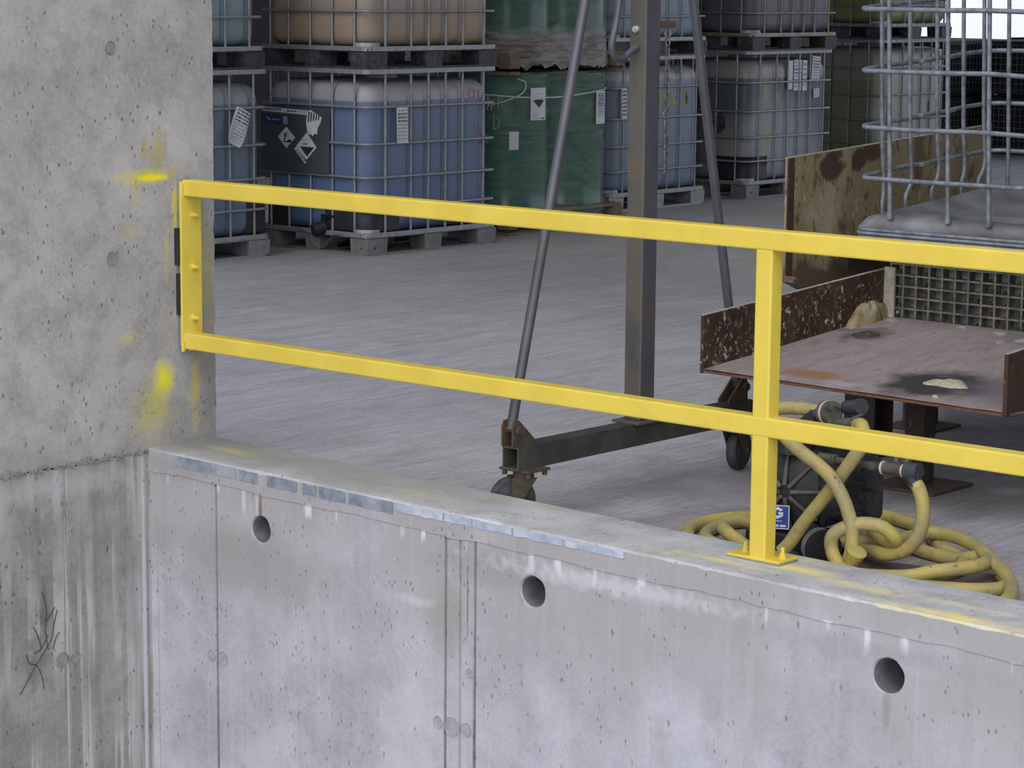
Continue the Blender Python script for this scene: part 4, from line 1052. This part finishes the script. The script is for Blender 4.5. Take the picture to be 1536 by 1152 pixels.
mb = MB(co); mb.tube([Vector((XM, 6.618 + .014 * math.cos(a), 1.275 + .014 * math.sin(a))) for a in [2 * PI * q / 16 for q in range(16)]], .0018, 5, True); mb.build('split_ring', M['galv'], ch)
for (za, zb, y) in ((1.262, 1.215, 6.620), (1.214, 1.158, 6.622), (1.157, 1.075, 6.621)):
    mb = MB(co); mb.box((XM, y, (za + zb) / 2), (.006, .019, za - zb - .006)); mb.cyl((XM - .008, y, za - .008), (XM + .008, y, za - .008), .006, 8); mb.build('flat_link', M['chain'], ch, .002, 1)

# ------------------------------------------------------------------ drain table
TY0, TY1 = 6.771, 7.898; TXL, TXR = -5.025, -3.863
sl = .070; zd = lambda y: .406 + (y - TY0) * sl
tt = thing('drain_table', TORG, 'rust-stained steel drain table with upright side plates on dark columns', 'table')
to = tt.location
mb = MB(to)
NX, NY = 20, 20; rnd = random.Random(8); vs = []
for j in range(NY + 1):
    for i in range(NX + 1):
        x = TXL + (TXR - TXL) * i / NX; y = TY0 + (TY1 - TY0) * j / NY
        vs.append((x, y, zd(y) - .010 * (x - TXL) + rnd.gauss(0, .0006)))
mb.add(vs, [(j * (NX + 1) + i, j * (NX + 1) + i + 1, (j + 1) * (NX + 1) + i + 1, (j + 1) * (NX + 1) + i) for j in range(NY) for i in range(NX)], 0, True)
mb.build('deck', M['deck'], tt)
zq = lambda x, y: zd(y) - .010 * (x - TXL)
mb = MB(to)
mb.hexa([(TXL, TY0 - .001, zq(TXL, TY0) - .012), (TXR, TY0 - .001, zq(TXR, TY0) - .012), (TXR, TY1, zq(TXR, TY1) - .012), (TXL, TY1, zq(TXL, TY1) - .012),
         (TXL, TY0 - .001, zq(TXL, TY0) - .0035), (TXR, TY0 - .001, zq(TXR, TY0) - .0035), (TXR, TY1, zq(TXR, TY1) - .0035), (TXL, TY1, zq(TXL, TY1) - .0035)])
mb.build('deck_edge', M['deck_rim'], tt)
def upright(x, th, yA, yB, hA, hB, mat, name='side_plate'):
    mb = MB(to)
    zA, zB = zq(x, yA) - .014, zq(x, yB) - .014
    P = [(x, yA, zA), (x, yB, zB), (x, yB, zB + hB), (x, yA, zA + hA)]
    mb.prism(P, (th, 0, 0)); o = mb.build(name, mat, tt)
    mb = MB(to); mb.prism([(x, yA, zA + hA), (x, yB, zB + hB), (x, yB, zB + hB + .0025), (x, yA, zA + hA + .0025)], (th, 0, 0)); mb.build('plate_rim', M['raw_edge'], tt)
    return o
upright(TXL - .012, .012, TY0 - .004, TY1, .199, .190, M['side_plate'])
upright(TXR, .014, TY0 - .004, TY1, .199, .190, M['side_plate2'])
mb = MB(to)     # weld-splashed end flange at the back of the left plate
mb.box((TXL + .022, TY1 - .004, zd(TY1) + .09), (.045, .010, .19)); mb.build('end_flange', M['raw_edge'], tt)
def lumpy(c, rx, ry, h, seed, mat, parent=None, name='grout_lump', slope=sl, flat=False, o=None):
    rnd = random.Random(seed); n, m = 26, 6; vs = [(c[0], c[1], c[2] + h)]
    ph = [rnd.uniform(0, 6.28) for _ in range(5)]
    for j in range(1, m + 1):
        for k in range(n):
            a = 2 * PI * k / n; w_ = 1 + .16 * math.sin(2 * a + ph[0]) + .12 * math.sin(3 * a + ph[1]) + .08 * math.sin(5 * a + ph[2]) + .06 * math.sin(9 * a + ph[3])
            q = j / m; x = c[0] + rx * q * w_ * math.cos(a); y = c[1] + ry * q * w_ * math.sin(a)
            zz = h * (1 - q ** 3) * (1 + .25 * math.sin(a * 4 + q * 7 + ph[4])) if j < m else -.002
            vs.append((x, y, c[2] + (y - c[1]) * slope + zz))
    fs = [(0, 1 + k, 1 + (k + 1) % n) for k in range(n)] + [(1 + (j - 1) * n + k, 1 + j * n + k, 1 + j * n + (k + 1) % n, 1 + (j - 1) * n + (k + 1) % n) for j in range(1, m) for k in range(n)]
    fs = [tuple(f) for f in fs]
    mb = MB(o or c); mb.add(vs, fs, 0, True); return mb.build(name, mat, parent)
tag(lumpy((-4.216, 7.02, zq(-4.216, 7.02)), .070, .058, .013, 3, M['lump']), 'beige dried grout lump in the dark ring stain on the table', 'lump')
tag(lumpy((-4.150, 6.84, zq(-4.150, 6.84)), .014, .010, .006, 5, M['lump']), 'tiny pale grout crumb near the front edge of the table', 'lump')
tag(lumpy((-4.875, 7.535, zq(-4.875, 7.535)), .052, .043, .014, 6, M['column']), 'dark flat scab of residue near the left side plate of the table', 'lump')
for k, (x, y, r) in enumerate([(-4.49, 7.83, .03), (-4.66, 7.85, .02), (-4.35, 7.77, .045), (-4.41, 7.69, .02), (-4.95, 7.83, .03)]):
    lumpy((x, y, zq(x, y)), r, r * .7, .007, 20 + k, M['platform'], tt, 'residue_flake', o=to)
lumpy((TXL + .018, 7.76, zd(7.76) - .002), .030, .15, .065, 30, simple('ochre_crust', (.27, .20, .09), .9, var=.35, scale=30, bump=.5, dirt=(.42, .38, .30), dirt_amt=.7, dscale=12), tt, 'ochre_crust', o=to)
# grating front of the platform the cage stands on
GY = TY1 + .012; GX0 = -5.009; GX1 = -3.72; cell = .0555; gz0 = zd(TY1) - .012; gz1 = gz0 + .263
nxb = int((GX1 - GX0) / cell)
gr = []
mv = shared('gv', lambda m: m.box((0, .019, (gz1 - gz0) / 2), (.008, .038, gz1 - gz0)), 'grating_bar', [M['frp']])
mh = shared('gh', lambda m: m.box(((GX1 - GX0) / 2, .0195, 0), (GX1 - GX0, .037, .006)), 'grating_cross_bar', [M['frp']])
mvf = shared('gvf', lambda m: m.box((0, -.001, (gz1 - gz0) / 2), (.007, .002, gz1 - gz0)), 'x', [M['frp_face']])
for i in range(nxb + 1):
    inst('grating_bar', mv, tt, (GX0 + cell * i - to.x, GY - to.y, gz0))
for j in range(7):
    inst('grating_cross_bar', mh, tt, (GX0 - to.x, GY - to.y, gz0 + .003 + j * .0413))
mb = MB(to)
for i in range(nxb + 1): mb.box((GX0 + cell * i, GY - .001, (gz0 + gz1) / 2), (.007, .0025, gz1 - gz0))
for j in range(7): mb.box(((GX0 + GX1) / 2, GY - .001, gz0 + .003 + j * .0413), (GX1 - GX0, .002, .007))
g_ = mb.build('grating_face_scale', M['frp_face'], tt); g_['kind'] = 'stuff'
mb = MB(to); mb.box(((GX0 + GX1) / 2, GY + .062, (gz0 + gz1) / 2), (GX1 - GX0, .006, gz1 - gz0)); mb.build('backing_plate', M['platform'], tt)
mb = MB(to); rnd = random.Random(12)   # residue caught in the cells
for k in range(150):
    i = rnd.randrange(nxb); j = rnd.randrange(6); x = GX0 + cell * (i + rnd.uniform(.3, .7)); z_ = gz0 + .006 + j * .0413
    s = rnd.uniform(.006, .017); mb.box((x, GY + rnd.uniform(.012, .035), z_ + s * .5), (s * 1.5, s, s), Matrix.Rotation(rnd.random() * 3, 3, 'Z'))
g_ = mb.build('cell_residue', M['column'], tt); g_['kind'] = 'stuff'
# platform under the cage
zp = gz1
mb = MB(to); sl2 = .07
mb.hexa([(GX0 - .42, GY + .04, zp - .02), (GX1, GY + .04, zp - .02), (GX1, 9.02, zp + .064), (GX0 - .42, 9.02, zp + .064), (GX0 - .42, GY + .04, zp - .004), (GX1, GY + .04, zp - .004), (GX1, 9.02, zp + .08), (GX0 - .42, 9.02, zp + .08)])
mb.build('platform', M['column'], tt)
# tall upright plate on the left of the platform
xp = -5.348
mb = MB(to)
P = [(xp, 7.693, .621), (xp, 7.927, .530), (xp, 8.356, .42), (xp, 9.168, .42), (xp, 9.168, 1.137), (xp, 7.693, 1.065)]
mb.prism(P, (.010, 0, 0)); mb.build('tall_splash_plate', M['panel'], tt)
mb = MB(to); mb.prism([(xp - .001, 7.691, 1.065), (xp - .001, 9.168, 1.137), (xp - .001, 9.168, 1.141), (xp - .001, 7.691, 1.069)], (.012, 0, 0)); mb.build('plate_rim', M['raw_edge'], tt)
mb = MB(to); mb.prism([(xp + .010, 7.691, .61), (xp + .010, 7.731, .60), (xp + .010, 7.731, 1.066), (xp + .010, 7.691, 1.064)], (.006, 0, 0)); mb.build('edge_strip', M['side_plate2'], tt)
mb = MB(to); mb.prism([(xp, 7.689, .602), (xp, 7.927, .511), (xp, 8.356, .40), (xp, 8.356, .425), (xp, 7.927, .535), (xp, 7.689, .626)], (.055, 0, 0)); mb.build('angle_iron', M['panel_edge'], tt)
mb = MB(to); mb.cyl((xp + .05, 7.89, .545), (xp + .072, 7.89, .545), .010, 6); mb.build('bolt', M['raw_edge'], tt)
# columns and feet
for (x, y, w_, top, ps) in ((-4.475, 7.285, .075, .425, .26), (-4.965, 7.72, .13, .465, .20), (-5.10, 8.30, .10, .70, .22), (-5.30, 8.95, .08, .74, .2), (-3.85, 8.9, .08, .74, .2), (-3.92, 7.85, .08, .46, .2)):
    mb = MB(to)
    for (dx, dy, sx_, sy_) in ((0, -w_ / 2 + .005, w_, .009), (0, w_ / 2 - .005, w_, .009), (0, 0, .008, w_ - .012)):
        mb.box((x + dx, y + dy, top / 2), (sx_, sy_, top))
    if w_ < .09: mb.box((x, y, top / 2), (w_ * .94, w_ * .8, top * .999))
    cl = mb.build('column', M['column'], tt)
    mb = MB(to); mb.box((x + .01, y, .006), (ps, ps, .012)); mb.build('foot_plate', M['brown_steel'], tt, .002, 1)
mb = MB(to)   # bent strap under the right corner
mb.tube([(TXR + .012, TY0 + .02, .385), (TXR + .05, TY0 + .06, .395), (TXR + .12, TY0 + .16, .405)], .006, 6); mb.build('bent_rod', M['brown_steel'], tt)

# ------------------------------------------------------------------ empty cage on the platform
cg = thing('empty_tank_cage', (-5.055, 7.745, zp), 'large empty galvanised tank cage with a dented tray, standing on the platform at the right', 'cage')
cg.rotation_euler = (math.radians(3.6), 0, 0); cg.scale = (.955, .955, .955)
CW, CD = 1.16, 1.0    # along x, along y
gm = M['galv_worn']
z_p = .125            # tray height above the platform
for z_ in (.287, .482, .697, .930, 1.10):
    mb = MB(); P = [(x + CW / 2, y + CD / 2, z_) for x, y in rrect(CW, CD, .075, 7)]
    rr = random.Random(int(z_ * 1000))
    # straight runs get a few mid points so the wires can sag
    Q = []
    for i in range(len(P)):
        a, b = Vector(P[i]), Vector(P[(i + 1) % len(P)]); Q.append(a)
        if (b - a).length > .3:
            for k in range(1, 6): Q.append(a + (b - a) * k / 6 + Vector((rr.gauss(0, .002), rr.gauss(0, .002), rr.gauss(0, .002))))
    mb.tube(Q, .0092, 10, True); mb.build('cage_ring', gm, cg)
fr = [.140, .395, .570, .745, .92, 1.08]
for f in fr:        # front
    mb = MB(); mb.tube([(f, .016, z_p + .01), (f + .002, .014, z_p + .05), (f, .014, .5), (f, .014, 1.11)], [.0125, .0095, .0085, .0085], 10); mb.build('cage_bar', gm, cg)
rr = random.Random(77)
for f in (.16, .36, .56, .76, .92):  # left and right sides: bars kicked in at the foot
    for x, s in ((.014, 1), (CW - .014, -1)):
        k = rr.uniform(-.02, .03) - .02; mb = MB()
        mb.tube(catmull([(x + s * .0, f + k, z_p + .0), (x, f + k * 1.2, z_p + .05), (x, f + .01, z_p + .12), (x, f, .45), (x, f, 1.11)], 4), .0085, 10); mb.build('cage_bar', gm, cg)
for f in (.09, .22, .47, .66, .85, 1.02):
    k = rr.uniform(-.03, .03); mb = MB()
    mb.tube(catmull([(f + k * 2, CD - .016, z_p), (f + k, CD - .014, z_p + .15), (f, CD - .014, .5), (f, CD - .014, 1.11)], 4), .0085, 10); mb.build('cage_bar', gm, cg)
for (x, y) in ((.014, .46), (.014, .66), (.25, CD - .012)):   # pressed clips on the rings
    for z_ in (.287, .482, .697):
        mb = MB(); mb.box((x, y, z_), (.022, .05, .016)) if x < .1 else mb.box((x, y, z_), (.05, .022, .016)); mb.build('ring_clip', gm, cg, .003, 1)
def tray():
    mb = MB(); nx, ny = 36, 32; vs = []
    for j in range(ny + 1):
        for i in range(nx + 1):
            u, v = i / nx, j / ny; x = u * CW; y = v * CD
            e = min(u, 1 - u, v, 1 - v)
            lip = max(0, 1 - e / .05)
            z_ = z_p - .03 + .05 * (1 - lip ** 2) * (1 if e < .06 else 1)
            z_ -= .045 * min(1, max(0, (e - .08) / .10))
            z_ += .012 * math.sin(5 * u + 3 * v) * (e > .08) + .010 * math.sin(11 * v - 4 * u) * (e > .1)
            z_ += .03 * max(0, v - .55) * (1 - lip)
            vs.append((x, y, z_))
    mb.add(vs, [(j * (nx + 1) + i, j * (nx + 1) + i + 1, (j + 1) * (nx + 1) + i + 1, (j + 1) * (nx + 1) + i) for j in range(ny) for i in range(nx)], 0, True)
    o = mb.build('tray', M['tray'], cg)
    so = o.modifiers.new('solid', 'SOLIDIFY'); so.thickness = .004
tray()
mb = MB()
for (dz, off, r) in ((-.036, .006, .007), (-.050, .010, .007), (-.064, .008, .006)):
    P = [(x + CW / 2, y + CD / 2, z_p + dz) for x, y in rrect(CW + 2 * off, CD + 2 * off, .05, 5)]
    mb.tube(P, r, 8, True)
mb.build('tray_rim', gm, cg)
mb = MB(); mb.box((.78, .0, z_p - .045), (.09, .02, .014)); mb.box((.80, -.006, z_p - .06), (.012, .012, .05), Matrix.Rotation(.5, 3, 'Y')); mb.box((.765, -.006, z_p - .052), (.05, .01, .01), Matrix.Rotation(.6, 3, 'Y')); mb.build('torn_rim_clip', M['brown_steel'], cg)
for bx in (.065, .62, 1.1):
    for by in (.07, .5, .93):
        mb = MB(); mb.box((bx, by, .031), (.13, .12, .064)); mb.build('pallet_block', M['grey_pallet'], cg, .006, 2)

# ------------------------------------------------------------------ diaphragm pump
pu = thing('diaphragm_pump', (-4.20, 6.22, 0), 'black air-driven diaphragm pump with ribbed round cover behind the yellow post', 'pump')
po = pu.location
# axis of the pump runs roughly towards the camera's left
ax = Vector((.10, -1.0, 0)).normalized(); sd = Vector((1.0, .10, 0)).normalized(); upv = Vector((0, 0, 1))
RA = Matrix((sd, upv, -ax)).transposed()  # local z -> -ax ... columns
def PL(a, b, c): return po + sd * a + ax * b + upv * c     # side, front, up
Rz = Matrix((sd, upv, ax)).transposed()
def disc(mb, a, b, c, prof, n=40, mi=0): mb.lathe(prof, PL(a, b, c), n=n, rot=Rz, mi=mi)
cx0, cz0 = -.045, .185
mb = MB(po); disc(mb, cx0, .0, cz0, [(.06, -.02), (.137, -.02), (.143, 0), (.138, .02), (.128, .035), (.10, .05), (.06, .066), (.03, .07), (0, .07)])
cov = mb.build('front_cover', M['pump'], pu)
mb = MB(po)
for k in range(8):
    a = 2 * PI * (k + .08) / 8; d1 = Vector((math.cos(a), math.sin(a)))
    p0 = PL(cx0 + d1.x * .02, .082, cz0 + d1.y * .02); p1 = PL(cx0 + d1.x * .125, .045, cz0 + d1.y * .125)
    mb.tube([p0, (p0 + p1) / 2 + ax * .004, p1], [.008, .007, .005], 6)
tag(mb.build('cover_ribs', M['pump_rib'], cov), 'dusty radiating ribs')
mb = MB(po)
for k in range(10):
    a = 2 * PI * (k + .5) / 10; q = PL(cx0 + .132 * math.cos(a), .012, cz0 + .132 * math.sin(a)); mb.cyl(q, q + ax * .018, .009, 6)
mb.build('cover_bolts', M['pump'], cov)
mb = MB(po); disc(mb, cx0 + .015, -.20, cz0, [(.0, -.05), (.10, -.04), (.138, -.01), (.143, 0), (.137, .02), (.06, .02)]); mb.build('rear_cover', M['pump'], pu)
mb = MB(po); disc(mb, cx0 + .01, -.19, cz0, [(.125, 0), (.125, .18)]); mb.build('centre_section', M['pump'], pu)
# finned air valve block at the right
vb = MB(po); vb.box(PL(.125, -.02, .20), (.16, .15, .19), Matrix.Rotation(math.atan2(sd.y, sd.x), 3, 'Z')); vo = vb.build('air_valve_block', M['pump'], pu, .02, 3)
for k in range(7):
    mb = MB(po); mb.box(PL(.165, .057, .135 + k * .023), (.10, .012, .007), Matrix.Rotation(math.atan2(sd.y, sd.x), 3, 'Z')); mb.build('cooling_fin', M['pump'], vo, .002, 1)
for (a, c) in ((.205, .285), (.205, .125), (.215, .20), (.09, .11)):
    mb = MB(po); mb.cyl(PL(a, .02, c), PL(a, .075, c), .018, 12); mb.cyl(PL(a, .075, c), PL(a, .085, c), .011, 6); mb.build('boss', M['pump'], vo)
# manifolds and feet
mb = MB(po); mb.cyl(PL(-.06, -.02, .33), PL(.02, -.02, .40), .045, 20); mb.cyl(PL(-.045, .03, .335), PL(-.045, .03, .375), .062, 20); mb.cyl(PL(-.045, .03, .30), PL(-.045, .03, .335), .055, 20); mb.build('top_manifold', M['pump'], pu)
mb = MB(po); mb.box(PL(-.02, .02, .035), (.30, .16, .05), Matrix.Rotation(math.atan2(sd.y, sd.x), 3, 'Z')); mb.box(PL(-.02, .02, .008), (.34, .20, .014), Matrix.Rotation(math.atan2(sd.y, sd.x), 3, 'Z')); mb.build('base', M['pump'], pu, .008, 2)
mb = MB(po); mb.cyl(PL(.05, .10, .055), PL(.13, .16, .05), .05, 24); mb.cyl(PL(.13, .16, .05), PL(.145, .172, .049), .056, 24); mb.build('outlet_elbow', M['shim'], pu)
mb = MB(po); mb.cyl(PL(.105, .142, .052), PL(.125, .157, .051), .0545, 24); tag(mb.build('hose_clamp', M['galv'], pu), 'bright steel hose clamp')
# name plate with a white letter G in a blue field
lp = MB(po); c0 = PL(-.060, .094, .108); RL = Matrix.Rotation(math.atan2(sd.y, sd.x) + .35, 3, 'Z')
lp.box(c0, (.072, .004, .074), RL); lo = lp.build('name_plate', M['blue_label'], pu, .004, 2)
def LP(u, v, d=.003): return c0 + RL @ Vector((u, -d, v))
mb = MB(po)
for (a0_, a1_, b0_, b1_) in ((-.036, -.033, -.037, .037), (.033, .036, -.037, .037), (-.036, .036, .034, .037), (-.036, .036, -.037, -.034)):
    mb.add([LP(a0_, b0_), LP(a1_, b0_), LP(a1_, b1_), LP(a0_, b1_)], [(0, 1, 2, 3)])
hexp = [(.019 * math.cos(math.radians(a)), .013 + .019 * math.sin(math.radians(a))) for a in (30, 90, 150, 210, 270, 330)]
hexi = [(.010 * math.cos(math.radians(a)), .013 + .010 * math.sin(math.radians(a))) for a in (30, 90, 150, 210, 270, 330)]
for i in range(5): mb.add([LP(*hexp[i]), LP(*hexp[i + 1]), LP(*hexi[i + 1]), LP(*hexi[i])], [(0, 1, 2, 3)])
mb.add([LP(.002, .015), LP(.017, .015), LP(.017, .009), LP(.002, .009)], [(0, 1, 2, 3)][::1]); mb.add([LP(.010, .013), LP(.0165, .013), LP(.0165, .004), LP(.010, .008)], [(0, 1, 2, 3)])
for (u0, u1, v0, v1) in ((-.014, .014, -.013, -.011), (-.028, -.012, -.030, -.024), (-.009, .004, -.030, -.024), (.008, .026, -.030, -.024)):
    mb.add([LP(u0, v0), LP(u1, v0), LP(u1, v1), LP(u0, v1)], [(0, 1, 2, 3)])
mb.build('plate_print', simple('white_print', (.7, .72, .76), .5), lo)
# flange and couplings on top
fl = MB(po); fc = Vector((-4.135, 6.205, .432)); fd = Vector((.80, -.30, .12)).normalized()
fl.cyl(fc - fd * .012, fc, .038, 26); fo_ = fl.build('flange', M['flange_rust'], pu)
mb = MB(po); mb.cyl(fc, fc + fd * .009, .0375, 26); tag(mb.build('flange_gasket', M['tape'], fo_), 'pale gasket ring')
mb = MB(po); mb.cyl(fc + fd * .009, fc + fd * .024, .0365, 26)
for k in range(4):
    a = PI / 4 + k * PI / 2; s_v = fd.cross(upv).normalized(); t_v = s_v.cross(fd)
    q = fc + fd * .024 + (s_v * math.cos(a) + t_v * math.sin(a)) * .026; mb.cyl(q, q + fd * .012, .0075, 6)
mb.build('flange_disc', M['fitting'], fo_)
mb = MB(po); mb.cyl(fc - fd * .07 - upv * .01, fc - fd * .012, .020, 16); mb.cyl(fc + fd * .03 + Vector((.01, .05, .012)), fc + fd * .085 + Vector((.01, .05, .014)), .021, 18); mb.cyl(fc + fd * .085 + Vector((.01, .05, .014)), fc + fd * .11 + Vector((.01, .05, .015)), .025, 18); mb.build('pipe_coupling', M['dark_pipe'], pu)
mb = MB(po)
mb.cyl(Vector((-4.045, 6.12, .422)), Vector((-3.99, 6.12, .432)), .014, 12); mb.cyl(Vector((-3.99, 6.12, .432)), Vector((-3.965, 6.12, .450)), .010, 8); mb.cyl(Vector((-4.07, 6.13, .415)), Vector((-4.045, 6.12, .422)), .019, 6)
mb.cyl(Vector((-3.99, 6.115, .432)), Vector((-3.965, 6.115, .415)), .012, 8); mb.box((-3.975, 6.12, .452), (.035, .012, .006), Matrix.Rotation(-.4, 3, 'Y')); mb.build('small_valve', M['fitting'], pu)
# air line: horizontal pipe to a tee
pth = [(-4.065, 6.10, .315), (-3.915, 6.10, .313), (-3.765, 6.10, .318)]
mb = MB(po); mb.tube([(-4.09, 6.10, .313), (-3.76, 6.10, .316)], .0125, 14); ap = mb.build('air_pipe', M['fitting'], pu)
for (x0, x1, r) in ((-4.09, -4.03, .018), (-3.915, -3.885, .015), (-3.862, -3.795, .019)):
    mb = MB(po); mb.cyl((x0, 6.10, .3135), (x1, 6.10, .315), r, 10); mb.build('coupling', M['fitting'], ap)
for x in (-3.867, -3.796):
    mb = MB(po); mb.tube([(x - .003, 6.10, .314), (x + .003, 6.10, .3145)], .0205, 16); mb.build('thread_seal', M['tape'], ap)
mb = MB(po); mb.cyl((-3.79, 6.10, .315), (-3.745, 6.10, .318), .026, 16); mb.cyl((-3.765, 6.10, .33), (-3.76, 6.10, .275), .022, 14); mb.build('tee', M['dark_pipe'], ap)
mb = MB(po); mb.cyl((-3.80, 6.12, .33), (-3.80, 6.12, .365), .014, 10); mb.cyl((-3.835, 6.12, .335), (-3.835, 6.12, .36), .012, 8); mb.build('stub', M['fitting'], ap)
mb = MB(po); mb.tube([(-3.744, 6.098, .318), (-3.741, 6.096, .318)], .016, 14); mb.build('tee_bore', M['shim'], ap)

# ------------------------------------------------------------------ yellow hoses
HR = .0205
def hose(pts, label, r=HR, name='hose'):
    P = catmull(pts, 10); mb = MB(P[0]); mb.tube(P, r, 14); return tag(mb.build(name, M['hose']), label, 'hose', 'dirty yellow hoses round the pump')
hose([(-4.185, 6.06, .405), (-4.165, 6.02, .385), (-4.096, 6.0, .351), (-3.995, 6.0, .295), (-3.940, 6.0, .232), (-3.909, 6.0, .162), (-3.902, 6.0, .105), (-3.905, 6.0, .07), (-3.92, 6.01, .045)], 'yellow hose crossing in front, from the pump top down to the right')
hose([(-3.985, 6.13, .42), (-3.94, 6.09, .432), (-3.912, 6.06, .405), (-3.917, 6.055, .377), (-3.941, 6.05, .337), (-4.019, 6.045, .228), (-4.099, 6.04, .126), (-4.142, 6.03, .058), (-4.165, 6.02, .03)], 'yellow hose crossing behind, from the small valve down to the left')
hose([(-3.758, 6.10, .285), (-3.745, 6.10, .270), (-3.730, 6.10, .228), (-3.730, 6.10, .165), (-3.750, 6.10, .115), (-3.787, 6.10, .080), (-3.843, 6.10, .060), (-3.905, 6.12, .054), (-4.0, 6.20, .03), (-4.02, 6.34, .022)], 'yellow hose hanging from the tee and curling under')
hose([(-3.83, 5.90, .03), (-3.885, 5.955, .025), (-3.929, 5.975, .035), (-3.962, 5.985, .075), (-3.956, 5.985, .121), (-3.90, 6.01, .155), (-3.835, 6.04, .155), (-3.803, 6.07, .120), (-3.83, 6.10, .098), (-3.90, 6.14, .10), (-3.96, 6.2, .10)], 'short yellow loop of hose at the foot of the crossing hoses')
hose([(-4.25, 6.33, .42), (-4.33, 6.30, .43), (-4.40, 6.32, .415), (-4.46, 6.36, .36), (-4.47, 6.45, .24), (-4.40, 6.55, .10), (-4.25, 6.60, .025)], 'yellow hose looping behind the post at pump-top height') if False else None
hose([(-4.19, 6.24, .425), (-4.25, 6.25, .425), (-4.33, 6.25, .418), (-4.42, 6.27, .395), (-4.465, 6.32, .33), (-4.475, 6.35, .22), (-4.46, 6.37, .10), (-4.42, 6.42, .035)], 'yellow hose behind the post, running into the pipe flange')
hose([(-4.08, 6.13, .052), (-4.0, 6.194, .06), (-3.94, 6.251, .06), (-3.923, 6.354, .058), (-3.906, 6.433, .06), (-3.834, 6.438, .062), (-3.716, 6.376, .060), (-3.587, 6.259, .052), (-3.467, 6.146, .040), (-3.385, 6.015, .030), (-3.36, 5.90, .024), (-3.40, 5.855, .022), (-3.55, 5.85, .022), (-3.9, 5.86, .022), (-4.2, 5.865, .022), (-4.40, 5.93, .022), (-4.52, 6.03, .022), (-4.585, 6.13, .022), (-4.600, 6.23, .022), (-4.58, 6.33, .022), (-4.50, 6.45, .022), (-4.42, 6.56, .022), (-4.321, 6.675, .022), (-4.239, 6.698, .022), (-4.129, 6.663, .022), (-4.024, 6.605, .022), (-3.93, 6.50, .022), (-3.857, 6.423, .022), (-3.783, 6.375, .022), (-3.705, 6.295, .022), (-3.665, 6.17, .022), (-3.70, 6.06, .022)], 'long yellow hose forming the outer coil on the floor around the pump')
hose([(-4.43, 6.42, .022), (-4.49, 6.36, .022), (-4.535, 6.28, .022), (-4.53, 6.18, .022), (-4.485, 6.07, .022), (-4.38, 5.97, .03), (-4.2, 5.92, .022), (-4.0, 5.925, .022), (-3.85, 5.955, .022), (-3.72, 6.005, .030), (-3.645, 6.05, .050), (-3.592, 6.115, .056), (-3.580, 6.203, .056), (-3.640, 6.32, .050), (-3.75, 6.33, .022), (-3.9, 6.36, .022), (-4.0, 6.45, .022)], 'yellow hose forming the middle coil, left and right of the pump')
hose([(-4.36, 6.22, .022), (-4.405, 6.21, .05), (-4.435, 6.16, .062), (-4.43, 6.09, .058), (-4.37, 6.03, .055), (-4.25, 5.98, .03)], 'small yellow hose bend beside the foot of the post')
hose([(-3.72, 5.93, .022), (-3.62, 5.965, .022), (-3.53, 6.01, .022), (-3.475, 6.06, .022), (-3.46, 6.115, .022), (-3.50, 6.19, .022), (-3.535, 6.23, .022)], 'lowest yellow hose bend at the right, inside the outer coil')
mb = MB((-3.885, 5.99, .06)); mb.cyl((-3.895, 5.985, .035), (-3.868, 5.975, .085), .017, 14, .030); tag(mb.build('hose_cuff', M['hose']), 'flared yellow hose cuff at the foot of the crossing hoses', 'cuff')
mb = MB((-3.85, 6.1, .004)); mb.box((-3.82, 6.06, .003), (.62, .34, .006), Matrix.Rotation(.25, 3, 'Z')); tag(mb.build('floor_sheet', M['floor_plate']), 'brown flat steel sheet on the floor under the hose coil', 'sheet')
